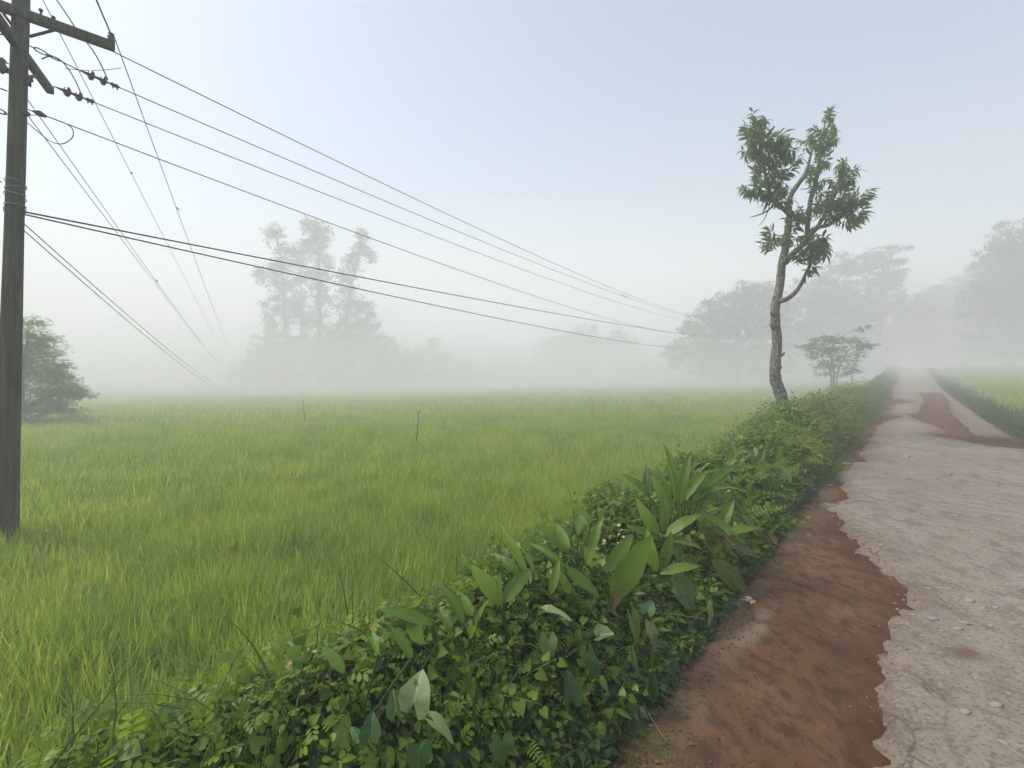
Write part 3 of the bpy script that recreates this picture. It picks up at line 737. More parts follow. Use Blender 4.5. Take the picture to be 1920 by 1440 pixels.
tr, _ = limb('trunk', [(1473, 855), (1472, 800), (1469, 762), (1462, 735), (1453, 708), (1454, 670), (1456, 640), (1452, 600), (1453, 570), (1460, 535), (1463, 500), (1470, 462), (1474, 425), (1476, 402)],
             [13 * K, 11.5 * K, 10.5 * K, 10.5 * K, 10 * K, 9 * K, 8.6 * K, 8.2 * K, 7.8 * K, 7.4 * K, 7 * K, 6.5 * K, 5.6 * K, 5 * K], 0.2, tree, M['bark'], 0.10, 14)
kn = Geo()
for x, y, dx in ((1446, 588, -7), (1445, 611, -6), (1468, 664, 6), (1463, 690, 6)):
    kn.tube(np.array([at(x - dx, y + 3, TD), at(x, y, TD - 0.04), at(x + dx * 0.5, y - 3, TD - 0.05)]), [4.5 * K, 3 * K, 1.2 * K], 6, True, 0.2, int(x))
rel_geo(kn, tree).obj('knots', M['bark'], tree)['kind'] = 'stuff'
limbs_px = [
    ([(1476, 405), (1468, 396), (1458, 389), (1447, 378), (1436, 355), (1428, 320), (1420, 280), (1417, 235)], [5 * K, 4.5 * K, 4 * K, 3.5 * K, 3 * K, 2.6 * K, 2 * K, 1 * K], -0.8),
    ([(1476, 405), (1475, 382), (1480, 366), (1489, 352), (1502, 334), (1509, 318), (1513, 300), (1520, 275)], [5.5 * K, 5 * K, 4.6 * K, 4.3 * K, 4 * K, 3.2 * K, 2.2 * K, 1.2 * K], 0.5),
    ([(1468, 495), (1482, 478), (1496, 466), (1512, 450), (1527, 430), (1548, 424), (1570, 410), (1600, 388), (1618, 375)], [6.5 * K, 5.5 * K, 5 * K, 4.6 * K, 4 * K, 3.4 * K, 2.8 * K, 2 * K, 1 * K], -0.7),
    ([(1510, 452), (1510, 430), (1512, 410), (1515, 378), (1522, 353), (1529, 322), (1533, 276), (1541, 232)], [4.6 * K, 4.3 * K, 4.2 * K, 4.2 * K, 4 * K, 3.4 * K, 2.4 * K, 1 * K], 0.6),
    ([(1458, 565), (1472, 562), (1487, 551), (1500, 533), (1509, 512), (1516, 497), (1526, 480)], [4.8 * K, 4.2 * K, 3.8 * K, 3.2 * K, 2.6 * K, 2.2 * K, 1.4 * K], -0.5),
    ([(1527, 430), (1545, 400), (1560, 368), (1568, 345), (1577, 318)], [3.4 * K, 3.2 * K, 3 * K, 2.4 * K, 1.2 * K], -0.3),
    ([(1436, 355), (1415, 352), (1398, 350)], [2.4 * K, 1.6 * K, 0.9 * K], -0.4),
]
for k, (px, r, dz) in enumerate(limbs_px):
    limb('limb', px, r, dz, tree, M['bark'], 0.07, 8, TD + 0.05, 20 + k)
dead, _ = limb('dead_branch', [(1466, 392), (1450, 386), (1436, 397), (1420, 405), (1402, 410)], [2.2 * K, 1.8 * K, 1.5 * K, 1.1 * K, 0.6 * K], -0.3, tree, M['twig'], 0.05, 6)
limb('dead_branch', [(1436, 397), (1430, 412), (1420, 425)], [1.0 * K, 0.8 * K, 0.4 * K], 0, tree, M['twig'], 0.05, 5, TD - 0.1)
limb('dead_branch', [(1518, 352), (1508, 357), (1495, 358)], [1.5 * K, 1.0 * K, 0.5 * K], 0, tree, M['twig'], 0.05, 5, TD + 0.2)
def spray(seed):
    g_ = np.random.default_rng(seed); n = 15
    t_ = np.linspace(0.05, 1, n); a = np.arange(n) * 2.4 + g_.uniform(0, 6.28)
    pos = np.stack([0 * t_, 0.40 * t_, -0.05 * t_ * t_], 1)
    out = np.stack([np.cos(a), 0.15 + 0.75 * t_, np.sin(a) * 0.75], 1)
    out[:, 2] -= 0.8 - 0.5 * t_
    me = leaves_mesh('leaf_spray', [batch(oval(0.29, 0.05, 0.5), pos, out, np.tile([0, 0, 1.0], (n, 1)) + g_.normal(0, 0.25, (n, 3)), g_.uniform(0.15, 0.27, n), np.clip(g_.normal(0.4, 0.25, n), 0, 1))])
    me.materials.append(M['tree_leaf']); return me
sprays = [spray(s) for s in range(7)]
blobs = [(1417, 228, 15, 14, -.8), (1412, 262, 30, 24, -.75), (1440, 262, 22, 24, -.6), (1396, 285, 14, 14, -.7), (1425, 292, 32, 16, -.6), (1462, 278, 22, 22, -.4), (1475, 300, 16, 18, -.3),
         (1428, 330, 26, 20, -.5), (1452, 320, 24, 22, -.4), (1405, 352, 24, 14, -.7), (1440, 355, 30, 20, -.5), (1462, 350, 20, 20, -.3), (1448, 378, 22, 10, -.4),
         (1545, 232, 14, 16, .6), (1536, 262, 24, 20, .5), (1508, 268, 16, 16, .4), (1538, 295, 20, 20, .5), (1554, 258, 14, 14, .4), (1528, 315, 18, 14, .4), (1512, 328, 14, 14, .3), (1526, 350, 18, 16, .3),
         (1577, 322, 22, 18, -.3), (1568, 345, 22, 14, -.2), (1590, 345, 12, 12, -.3), (1550, 372, 26, 16, -.1), (1575, 385, 26, 18, -.4), (1600, 375, 22, 16, -.6), (1618, 372, 12, 8, -.7),
         (1585, 408, 26, 16, -.5), (1556, 408, 24, 14, -.3), (1530, 385, 20, 14, .2), (1505, 395, 22, 12, .1), (1490, 408, 16, 12, 0), (1600, 400, 16, 14, -.6),
         (1478, 425, 14, 14, -.3), (1450, 452, 20, 12, -.4), (1436, 458, 10, 6, -.4), (1482, 448, 22, 14, -.5), (1512, 462, 24, 16, -.4), (1536, 458, 18, 14, -.4), (1520, 480, 20, 12, -.5), (1495, 480, 12, 10, -.3), (1540, 470, 10, 8, -.4), (1512, 505, 6, 6, -.3)]
nspray = 0
for bx_, by, rx, ry, dz in blobs:
    n = max(3, int(rx * ry / 44))
    for k in range(n):
        a = rng.uniform(0, 6.283); rr = math.sqrt(rng.random())
        x, y = bx_ + rx * 0.75 * rr * math.cos(a), by + ry * 0.75 * rr * math.sin(a)
        c0 = at(bx_, by + ry * 0.8, TD + dz); c = at(x, y, TD + dz + rng.uniform(-0.35, 0.35))
        out = c - c0; out = out / (np.linalg.norm(out) + 1e-6) + rng.normal(0, 0.35, 3) + np.array([0, 0, 0.1])
        out /= np.linalg.norm(out)
        frame_obj('leaf_spray', sprays[nspray % 7], c - out * 0.2, out, np.array([0, 0, 1.0]) + rng.normal(0, 0.2, 3), rng.uniform(0.5, 1.1), tree); nspray += 1

# ------------------------------------------------------------------ trees in the fog
DIA = (np.array([(0, 0, 0), (0.3, 0.5, 0.06), (0, 1, -0.1), (-0.3, 0.5, 0.06)]), [(0, 1, 2), (0, 2, 3)], np.array([(0, 0, 0), (1, 0.5, 0), (0, 1, 0), (-1, 0.5, 0)]))
FAR = 1.45
def fog_tree(name, label, cat, d, base_px, lobes, trunks, leaf=0.42, dens=1.0, T=DIA, mat='far_leaf', group=None, flat=0.0, depth_k=0.9, seed=0):
    g_ = np.random.default_rng(seed + int(base_px))
    if d > 40: d *= FAR; leaf *= FAR
    x0 = (base_px - CX) / FPX * d; p, v = PV(x0, d); z0 = float(ground_z(p, v)) - 0.1
    root = empty(name, (x0, d, z0), label, cat, group)
    tg = Geo(); k = d / FPX
    for px, r0, r1 in trunks:
        pts = [at(x, y, d) for x, y in px]; pts = [np.array([pts[0][0], d, z0])] + pts
        Q, rr = smooth(pts, np.linspace(r0 * k, r1 * k, len(pts)), 3); tg.tube(Q, rr, 7, True, 0.08, 3)
    # limbs reaching into each lobe
    for lx, ly, rx, ry in lobes:
        px = trunks[0][0]; j = min(range(len(px)), key=lambda i: (px[i][0] - lx) ** 2 + (px[i][1] - ly - ry) ** 2)
        a, b = at(*px[j], d), at(lx, ly, d + g_.uniform(-0.5, 0.5) * rx * k)
        tg.tube(np.array([a, (a + b) / 2 + np.array([0, 0, 0.12 * abs(b[0] - a[0])]), b]), [trunks[0][2] * k * 0.8, trunks[0][2] * k * 0.5, trunks[0][2] * k * 0.2], 5, False)
    rel_geo(tg, root).obj('trunk', M['bark_far'], root)
    pos, fw, upv = [], [], []; fern = T is FERN; lx_r = lambda q: q
    for lx, ly, rx, ry in lobes:
        c = at(lx, ly, d); R3 = np.array([rx * k, max(rx * k * depth_k, 0.5), ry * k])
        area = math.pi * lx_r(rx) * ry / 150.0
        nclump = max(5, int(area * (3.6 if dens > .9 else 3.6)))
        u = g_.normal(0, 1, (nclump, 3)); u /= np.linalg.norm(u, axis=1)[:, None]
        cc = c + u * R3 * (g_.uniform(0.15, 1.22, (nclump, 1)) ** 0.6)
        rad = g_.uniform(4.0, 10.0, (nclump, 1, 1)) * k * (1.25 if fern else 1.0)
        per = 8 if fern else (30 if dens > .9 else 22)
        off = g_.normal(0, 1, (nclump, per, 3)); off /= np.linalg.norm(off, axis=2)[..., None]
        off = off * (g_.random((nclump, per, 1)) ** 0.5) * rad * np.array([1.1, 1.1, 0.3 if flat > 0 else 0.6])
        P_ = (cc[:, None, :] + off).reshape(-1, 3)
        f = (off / rad).reshape(-1, 3) * 0.8 + g_.normal(0, 0.5, (len(P_), 3)) + np.array([0, 0, -0.25])
        f[:, 2] *= 1 - flat
        pos.append(P_); fw.append(f); upv.append(g_.normal(0, 0.6, (len(P_), 3)) + np.array([0, 0, 1.0 + flat]))
    pos = np.concatenate(pos) - np.array(root.location); n = len(pos)
    me = leaves_mesh('crown', [batch(T, pos, np.concatenate(fw), np.concatenate(upv), g_.uniform(0.6, 1.3, n) * (9.0 * k if fern else 4.6 * k), np.clip(g_.normal(0.4, 0.25, n), 0, 1))])
    link('crown', me, M[mat], root)
    return root
GT = 'trees in the fog beyond the field'
fog_tree('tall_tree', 'tall slender tree at the left of the foggy clump, its top ragged', 'tree', 58, 538,
         [(518, 445, 16, 22), (540, 478, 20, 26), (524, 505, 22, 22), (498, 520, 22, 18), (538, 545, 24, 30), (515, 575, 20, 24), (545, 590, 22, 26), (512, 615, 20, 22)],
         [([(536, 650), (534, 560), (528, 480), (517, 430)], 5, 1)], 0.5, 0.8, group=GT)
fog_tree('tall_tree', 'tallest tree of the foggy clump, standing straight in its middle', 'tree', 58, 600,
         [(585, 425, 18, 18), (606, 440, 20, 22), (594, 468, 24, 22), (610, 500, 18, 24), (592, 525, 22, 24), (604, 560, 18, 26), (590, 595, 22, 24), (575, 470, 10, 24)],
         [([(600, 650), (600, 560), (600, 480), (596, 412)], 6, 1.2)], 0.5, 0.85, group=GT)
fog_tree('tall_tree', 'thin tree between the two tallest ones of the foggy clump', 'tree', 60, 565,
         [(563, 478, 10, 22), (567, 520, 12, 24), (563, 565, 14, 26), (570, 605, 14, 22)], [([(566, 650), (566, 560), (564, 465)], 3.5, 0.8)], 0.45, 0.7, group=GT)
fog_tree('tall_tree', 'leaning tree with a pointed top at the right of the foggy clump', 'tree', 58, 652,
         [(684, 445, 11, 16), (680, 470, 20, 18), (694, 480, 12, 14), (664, 497, 18, 20), (650, 530, 18, 24), (652, 565, 22, 26), (680, 580, 22, 24), (690, 606, 22, 22), (660, 605, 28, 22)],
         [([(650, 650), (655, 560), (672, 490), (684, 434)], 5, 1)], 0.5, 0.85, group=GT)
fog_tree('bushy_tree', 'low broad tree under the tall trunks at the left end of the foggy clump', 'tree', 57, 505,
         [(500, 672, 42, 40), (480, 700, 40, 36), (540, 655, 40, 40), (520, 710, 60, 36)], [([(505, 700), (508, 650)], 5, 2)], 0.55, 1.3, group=GT)
fog_tree('bushy_tree', 'round dense tree in front of the leaning one in the foggy clump', 'tree', 57, 628,
         [(620, 640, 44, 38), (655, 640, 36, 40), (600, 680, 50, 44), (660, 690, 56, 44), (695, 645, 26, 34)], [([(628, 700), (628, 640)], 5, 2)], 0.55, 1.3, group=GT)
fog_tree('bushy_tree', 'drooping tree at the right foot of the foggy clump', 'tree', 58, 735,
         [(722, 655, 26, 26), (738, 680, 40, 34), (770, 690, 34, 30), (715, 705, 46, 30)], [([(735, 705), (730, 660)], 4.5, 2)], 0.5, 1.3, group=GT)
fog_tree('bushy_tree', 'rounded tree with a small knob on top, just right of the foggy clump', 'tree', 66, 822,
         [(814, 645, 14, 16), (808, 675, 38, 26), (840, 685, 36, 26), (868, 692, 26, 24), (820, 705, 60, 24)], [([(820, 705), (815, 650)], 4, 1.5)], 0.55, 1.2, group=GT)
fog_tree('bushy_tree', 'faint small pointed tree in the gap of the treeline', 'tree', 74, 938,
         [(940, 672, 12, 18), (930, 695, 30, 20), (958, 695, 26, 20), (985, 688, 16, 16), (915, 705, 30, 16)], [([(938, 705), (940, 675)], 3, 1)], 0.55, 1.1, group=GT)
fog_tree('broad_tree', 'faint broad tree left of the gap in front of the big wooded slope', 'tree', 72, 1070,
         [(1095, 628, 28, 20), (1058, 645, 36, 26), (1030, 668, 26, 30), (1090, 665, 50, 34), (1060, 695, 56, 24)], [([(1070, 700), (1075, 640)], 4.5, 1.5)], 0.55, 1.1, group=GT)
fog_tree('broad_tree', 'faint feathery tree beside the gap in the treeline', 'tree', 72, 1165,
         [(1160, 640, 34, 20), (1180, 660, 30, 22), (1140, 665, 36, 24), (1165, 692, 50, 22), (1215, 692, 28, 20)], [([(1163, 700), (1162, 645)], 4, 1.2)], 0.5, 0.9, group=GT)
fog_tree('broad_tree', 'large rounded tree where the overhead wires vanish', 'tree', 52, 1385,
         [(1412, 550, 36, 26), (1370, 572, 40, 30), (1330, 600, 36, 32), (1430, 590, 56, 44), (1370, 630, 66, 46), (1300, 640, 32, 34), (1340, 680, 70, 34), (1420, 670, 70, 44), (1262, 665, 20, 24)],
         [([(1385, 700), (1385, 600)], 8, 3)], 0.5, 1.15, group=GT)
fog_tree('broad_tree', 'dim wooded crown behind the roadside tree trunk', 'tree', 58, 1530,
         [(1540, 545, 46, 40), (1500, 590, 60, 50), (1570, 600, 56, 54), (1530, 655, 90, 44), (1590, 500, 34, 18)], [([(1530, 690), (1532, 580)], 8, 3)], 0.55, 1.1, group=GT)
fog_tree('umbrella_tree', 'tall flat-topped tree standing over the far end of the road', 'tree', 60, 1648,
         [(1650, 474, 40, 9), (1618, 488, 26, 7), (1684, 492, 16, 8), (1575, 478, 16, 4), (1650, 505, 36, 22), (1640, 540, 36, 28), (1668, 530, 24, 26), (1645, 580, 26, 26)],
         [([(1648, 690), (1650, 600), (1652, 500)], 6, 2)], 0.4, 1.1, flat=0.5, group=GT)
fog_tree('broad_tree', 'low dark thicket tree closing the end of the road', 'tree', 66, 1740,
         [(1730, 590, 50, 40), (1770, 620, 60, 44), (1715, 640, 50, 34), (1790, 655, 70, 30)], [([(1740, 680), (1740, 610)], 6, 3)], 0.6, 1.1, group=GT)
fog_tree('broad_tree', 'huge dim tree above the right-hand field in the fog', 'tree', 52, 1895,
         [(1905, 455, 46, 40), (1868, 500, 44, 44), (1845, 560, 40, 44), (1930, 520, 60, 60), (1880, 570, 60, 50), (1960, 600, 60, 70), (1900, 630, 90, 44)], [([(1895, 680), (1895, 520)], 10, 4)], 0.6, 1.0, group=GT)
fog_tree('broad_tree', 'dim tree mass filling the fog at the right edge behind the far field', 'tree', 70, 1830,
         [(1800, 560, 46, 40), (1850, 530, 40, 40), (1780, 610, 50, 44), (1840, 600, 60, 50), (1890, 560, 50, 60), (1830, 655, 80, 34), (1760, 560, 26, 24)], [([(1830, 680), (1835, 560)], 7, 3)], 0.6, 1.1, group=GT)
fog_tree('broad_tree', 'dim rounded tree between the flat-topped tree and the end of the road', 'tree', 64, 1590,
         [(1585, 560, 36, 34), (1610, 600, 40, 40), (1560, 620, 50, 40), (1690, 580, 36, 34), (1690, 630, 46, 36), (1620, 655, 70, 30)], [([(1595, 690), (1598, 580)], 7, 3)], 0.6, 1.1, group=GT)
fog_tree('feathery_tree', 'feathery tree with long drooping fronds behind the utility pole', 'tree', 23, 40,
         [(58, 612, 26, 22), (80, 645, 34, 24), (40, 660, 50, 30), (70, 690, 52, 26), (105, 705, 34, 22), (60, 735, 66, 30), (115, 738, 34, 20), (145, 735, 24, 10), (165, 740, 16, 5), (60, 775, 60, 24), (70, 800, 46, 18), (115, 765, 30, 8), (-10, 700, 50, 60), (-20, 630, 40, 40)],
         [([(40, 770), (42, 700), (55, 630)], 6, 2), ], 0.55, 1.5, T=FERN, mat='frond', flat=0.4)
fog_tree('small_tree', 'small spreading tree with feathery leaves on the verge behind the spotted trunk', 'tree', 40, 1563,
         [(1520, 645, 22, 8), (1550, 636, 22, 8), (1582, 638, 24, 9), (1612, 650, 18, 9), (1530, 663, 20, 8), (1565, 655, 24, 10), (1595, 668, 24, 9), (1625, 645, 12, 5), (1560, 682, 26, 10), (1596, 690, 18, 7), (1612, 615, 5, 4), (1580, 700, 16, 6), (1545, 700, 14, 5), (1512, 655, 14, 5)],
         [([(1563, 700), (1560, 680), (1552, 655)], 2.2, 0.9), ([(1570, 705), (1578, 680), (1590, 655)], 1.6, 0.6), ([(1558, 702), (1548, 680), (1530, 660)], 1.5, 0.6)], 0.42, 1.2, T=FERN, flat=0.6)

# ------------------------------------------------------------------ bushes round the foot of the tree and along the verge
def bush(name, label, mat, v, q, h, rx, leaf, n, T=OVN, seed=0, group=None, stems=9):
    g_ = np.random.default_rng(900 + seed); p = EDGE_L - q
    x, y = W(p, v); z = float(ground_z(p, v)) - 0.03
    root = empty(name, (x, y, z), label, 'bush', group)
    tg = Geo(); tips = []
    for k in range(stems):
        a = g_.uniform(0, 6.28); r = rx * math.sqrt(g_.random()) * 0.8; hh = h * g_.uniform(0.6, 1.0)
        P = np.array([(0.1 * r * math.cos(a), 0.1 * r * math.sin(a), 0), (0.6 * r * math.cos(a), 0.6 * r * math.sin(a), hh * 0.55), (r * math.cos(a), r * math.sin(a), hh)])
        Q, rr = smooth(P, [0.012, 0.008, 0.003], 3); tg.tube(Q, rr, 5, False); tips.append(P[2])
    tg.obj('stems', M['twig'], root)['kind'] = 'stuff'
    nc = 26; cen = []
    for k in range(nc):
        a = g_.uniform(0, 6.28); ph = g_.uniform(0, 1); r = rx * math.sqrt(g_.random()) * 0.95
        hh = h * (0.25 + 0.75 * ph) * (1 - 0.45 * (r / rx) ** 2); cen.append((r * math.cos(a), r * math.sin(a), hh))
    cen = np.array(cen + [tuple(t) for t in tips]); c = cen[g_.integers(0, len(cen), n)]
    off = g_.normal(0, 1, (n, 3)) * np.array([rx * 0.2, rx * 0.2, h * 0.13]); pos = c + off; pos[:, 2] = np.maximum(pos[:, 2], 0.03)
    fw = off / (np.linalg.norm(off, axis=1)[:, None] + 1e-6) + g_.normal(0, 0.5, (n, 3)) + pos * np.array([0.6 / rx, 0.6 / rx, 0])
    me = leaves_mesh('foliage', [batch(T, pos, fw, g_.normal(0, 0.5, (n, 3)) + np.array([0, 0, 1.0]), g_.uniform(0.7, 1.3, n) * leaf, np.clip(g_.normal(0.45, 0.25, n), 0, 1))])
    link('foliage', me, M[mat], root)
bush('leafy_bush', 'yellow-green rounded bush in front of the roadside tree', 'bush_yellow', 9.2, 1.75, 0.85, 0.62, 0.075, 3600, seed=1)
bush('leafy_bush', 'dull green bush at the foot of the spotted trunk', 'bush', 10.6, 0.95, 0.75, 0.75, 0.07, 3800, seed=2)
bush('leafy_bush', 'thin pale-leaved shrub against the left of the spotted trunk', 'bush', 11.4, 1.9, 1.15, 0.45, 0.075, 1300, seed=3, stems=12)
bush('leafy_bush', 'wide twiggy bush just beyond the spotted trunk', 'bush', 12.6, 0.95, 0.85, 0.9, 0.075, 3800, seed=4)
bush('leafy_bush', 'low bush overhanging the red soil below the tree', 'bush_yellow', 8.3, 0.75, 0.5, 0.6, 0.07, 2400, seed=5)
GV = 'bushes along the verge beyond the tree'
for k, (v, q, h, rx) in enumerate(((15, 1.1, 0.75, 0.9), (17.3, 1.5, 0.9, 1.0), (19.8, 1.0, 0.7, 1.0), (22.5, 1.4, 1.0, 1.1), (25.5, 1.0, 0.8, 1.1), (28.5, 1.4, 1.1, 1.2), (32, 1.1, 0.9, 1.3))):
    bush('verge_bush', 'low bush of the verge row beyond the spotted tree, fading into the fog', 'bush', v, q, h, rx, 0.10, 2200, seed=10 + k, group=GV)
nn = 34000
b = [verge_leaves(OVN, nn, 12, 62, 0.1, 1.9, 0.09, 0.2, None, 0.1, 1.5)]
o = link('undergrowth', leaves_mesh('undergrowth', b), M['bush']); tag(o, 'continuous low undergrowth along the verge beyond the tree', 'undergrowth', kind='stuff')

# ------------------------------------------------------------------ lance-leaved and arrow-leaved plants on the bank, each leaf an object
def lance_mesh(seed, mat, w=0.22, bend=0.35):
    g_ = np.random.default_rng(seed); n, m = 10, 6
    V, U = [], []
    bend = bend * g_.uniform(0.7, 1.3); tw = g_.uniform(-0.5, 0.5); fold = g_.uniform(0.25, 0.6); ph = g_.uniform(0, 6)
    for i in range(n + 1):
        s = i / n; ww = w * 0.5 * (math.sin(math.pi * min(1, s ** 0.75)) ** 0.75) if 0 < i < n else 0.004
        if i == 0: ww = 0.018
        yc, zc = s * (1 - 0.12 * bend * s), -bend * s * s + 0.25 * bend * s
        for j in range(m + 1):
            a = j / m * 2 - 1; x = a * ww
            z = zc + fold * abs(x) + 0.016 * math.sin(s * 17 + ph + a) * abs(a) + tw * x * s
            V.append((x, yc, z)); U.append((a, s, 0))
    F = [(i * (m + 1) + j, i * (m + 1) + j + 1, (i + 1) * (m + 1) + j + 1, (i + 1) * (m + 1) + j) for i in range(n) for j in range(m)]
    me = mesh('leaf', V, F, True, np.full(len(V), g_.uniform(0.1, 0.9)), U); me.materials.append(M[mat]); return me
def arrow_mesh(seed, mat, width=1.0):
    g_ = np.random.default_rng(seed)
    out = [(0, -0.04), (0.10, -0.26), (0.2, -0.44), (0.33, -0.40), (0.43, -0.17), (0.46, 0.08), (0.40, 0.36), (0.28, 0.64), (0.12, 0.88), (0, 1.0)]
    L = out + [(-x, y) for x, y in out[-2:0:-1]]
    fold, dr, ph = g_.uniform(0.25, 0.8), g_.uniform(0.15, 0.55), g_.uniform(0, 6)
    V, U = [(0, 0.05, 0)], [(0, 0.05, 0)]
    n = len(L)
    for k, q in enumerate((0.35, 0.7, 1.0)):
        for i, (x, y) in enumerate(L):
            x, y = x * q * width, 0.05 + (y - 0.05) * q
            x *= 1 + 0.05 * math.sin(i * 2.3 + ph) * q
            z = fold * abs(x) - dr * max(y, 0) ** 2 - 0.25 * dr * min(y, 0) ** 2 + 0.035 * q * math.sin(i * 1.9 + ph)
            V.append((x, y, z)); U.append((x * 2, y * 0.7, 0))
    F = [(0, 1 + i, 1 + (i + 1) % n) for i in range(n)]
    for k in range(2):
        F += [(1 + k * n + i, 1 + (k + 1) * n + i, 1 + (k + 1) * n + (i + 1) % n, 1 + k * n + (i + 1) % n) for i in range(n)]
    me = mesh('leaf', V, F, True, np.full(len(V), g_.uniform(0.1, 0.9)), U); me.materials.append(M[mat]); return me
LM = {m: [lance_mesh(40 + k, m) for k in range(5)] for m in ('lance', 'lance_old', 'dry')}
AM = {m: [arrow_mesh(70 + k, m, w) for k, w in enumerate((1.0, 0.8, 1.1, 0.7))] for m in ('arrow', 'arrow_dark', 'arrow_pale', 'arrow_old')}
cnt = [0]
def leaf_plant(name, label, cat, root_px, leaves, kind):
    """leaves: (base px, tip px, width px, depth change towards the tip in metres, material, facing 0..1)"""
    rp = on_cover(*root_px); p, v = PV(rp[0], rp[1]); d0 = rp[1]
    root = empty(name, (rp[0], rp[1], float(ground_z(p, v))), label, cat)
    sg = Geo(); gx = np.array([rp[0], rp[1] + 0.02, float(ground_z(p, v)) - 0.02])
    for (bx_, by), (tx_, ty), wpx, dd, mat, facing in leaves:
        cnt[0] += 1
        dl = d0 + 0.04 * ((cnt[0] * 7) % 5 - 2) / 2 - 0.13
        a, b_ = at(bx_, by, dl), at(tx_, ty, dl + dd)
        ln = np.linalg.norm(b_ - a); wid = wpx / FPX * dl
        cam_dir = EYE - (a + b_) / 2; cam_dir /= np.linalg.norm(cam_dir)
        facing *= 0.55 + 0.5 * rnd.random()
        up = cam_dir * facing + np.array([0, 0, 1.0]) * (1 - facing) + np.array([((cnt[0] * 5) % 7 - 3) * 0.14, 0, 0])
        if kind == 'lance':
            me = LM[mat][cnt[0] % 5]; lo = frame_obj('leaf', me, a, b_ - a, up, (wid / 0.22 * 1.02, ln * 1.25, ln * 0.95), root)
            st = a
        else:
            me = AM[mat][cnt[0] % 4]; st = a
            fw = b_ - a
            lo = frame_obj('leaf', me, a + 0.30 * fw, fw, up, (wid / 0.9, ln / 1.42, ln / 1.42), root); st = a + 0.33 * fw
        if mat == 'dry': lo['label'] = 'withered brown leaf'
        mid_ = (gx + st) / 2 + np.array([0.02, 0, 0.05])
        Q, rr = smooth(np.array([gx, mid_, st]), [0.006, 0.005, 0.0035] if kind == 'lance' else [0.005, 0.004, 0.003], 3)
        g1 = Geo(); g1.tube(Q, rr, 5, False); rel_geo(g1, root).obj('stem', M['stem'], root)
    return root
L_, O_, D_ = 'lance', 'lance_old', 'dry'
CATL = 'plant'
leaf_plant('lance_leaf_plant', 'lance-leaved plant with two broad upright leaves in a V beside the rice', CATL, (938, 1150),
    [((935, 1138), (897, 1070), 33, 0.05, L_, .8), ((942, 1136), (988, 1072), 28, 0.1, L_, .8), ((938, 1142), (933, 1092), 11, 0, L_, .5)], 'lance')
leaf_plant('lance_leaf_plant', 'lance-leaved plant with one long arching leaf and a small upright leaf', CATL, (1075, 1135),
    [((1125, 1124), (1045, 1052), 26, 0.05, L_, .6), ((1033, 1118), (1047, 1062), 17, 0.03, L_, .7), ((1070, 1118), (1053, 1080), 16, 0, L_, .6), ((1060, 1065), (1000, 1018), 14, 0.1, L_, .5)], 'lance')
leaf_plant('lance_leaf_plant', 'lance-leaved plant with the widest leaf and a withered orange leaf below it', CATL, (1160, 1128),
    [((1150, 1125), (1208, 1032), 46, -0.05, L_, .8), ((1143, 1075), (1180, 1012), 27, 0.05, L_, .7), ((1103, 1062), (1120, 985), 24, 0.05, L_, .7), ((1172, 1085), (1160, 1140), 16, -0.08, D_, .8)], 'lance')
leaf_plant('lance_leaf_plant', 'lance-leaved plant with dark leaves leaning left at the rice edge', CATL, (1065, 1055),
    [((1070, 1040), (1018, 983), 30, 0.08, L_, .7), ((1068, 1032), (1045, 985), 18, 0.1, L_, .6), ((1085, 1005), (1092, 960), 18, 0.05, L_, .6), ((1110, 980), (1060, 935), 17, 0.05, L_, .5)], 'lance')
leaf_plant('lance_leaf_plant', 'lance-leaved plant of narrow dark leaves left of the V-shaped pair', CATL, (985, 1095),
    [((990, 1088), (948, 992), 16, 0.1, L_, .6), ((975, 1082), (930, 1040), 20, 0.08, L_, .6), ((1000, 1075), (985, 1030), 14, 0.1, L_, .6)], 'lance')
leaf_plant('lance_leaf_plant', 'lance-leaved plant with one pale leaf bent out over the rice', CATL, (815, 1195),
    [((808, 1178), (722, 1142), 27, 0.0, L_, .55), ((790, 1215), (760, 1165), 24, 0.05, L_, .6)], 'lance')
leaf_plant('lance_leaf_plant', 'lance-leaved plant with dark upright leaves between the pale bent leaf and the V pair', CATL, (875, 1205),
    [((880, 1205), (896, 1145), 19, 0, L_, .6), ((868, 1175), (832, 1100), 22, 0.08, L_, .6), ((885, 1160), (868, 1120), 18, 0.05, L_, .6), ((845, 1185), (825, 1150), 16, 0.05, L_, .5)], 'lance')
leaf_plant('lance_leaf_plant', 'tall fan of lance leaves standing highest on the bank against the field', CATL, (1272, 985),
    [((1268, 940), (1262, 846), 17, 0.05, L_, .6), ((1270, 945), (1262, 885), 14, 0, L_, .6), ((1280, 935), (1320, 878), 17, 0.1, L_, .6), ((1288, 940), (1315, 890), 14, 0.05, L_, .5),
     ((1305, 930), (1375, 868), 17, 0.25, L_, .5), ((1300, 945), (1352, 895), 18, 0.2, L_, .6), ((1330, 925), (1398, 903), 15, 0.2, L_, .4), ((1217, 930), (1180, 890), 19, 0.05, L_, .6), ((1258, 945), (1240, 880), 16, 0.1, L_, .6), ((1275, 950), (1290, 862), 18, 0.05, L_, .7), ((1262, 955), (1228, 905), 18, 0.02, L_, .6), ((1295, 950), (1340, 910), 18, 0.1, L_, .6), ((1285, 955), (1305, 905), 20, 0, L_, .8), ((1310, 945), (1362, 920), 16, 0.15, L_, .5)], 'lance')
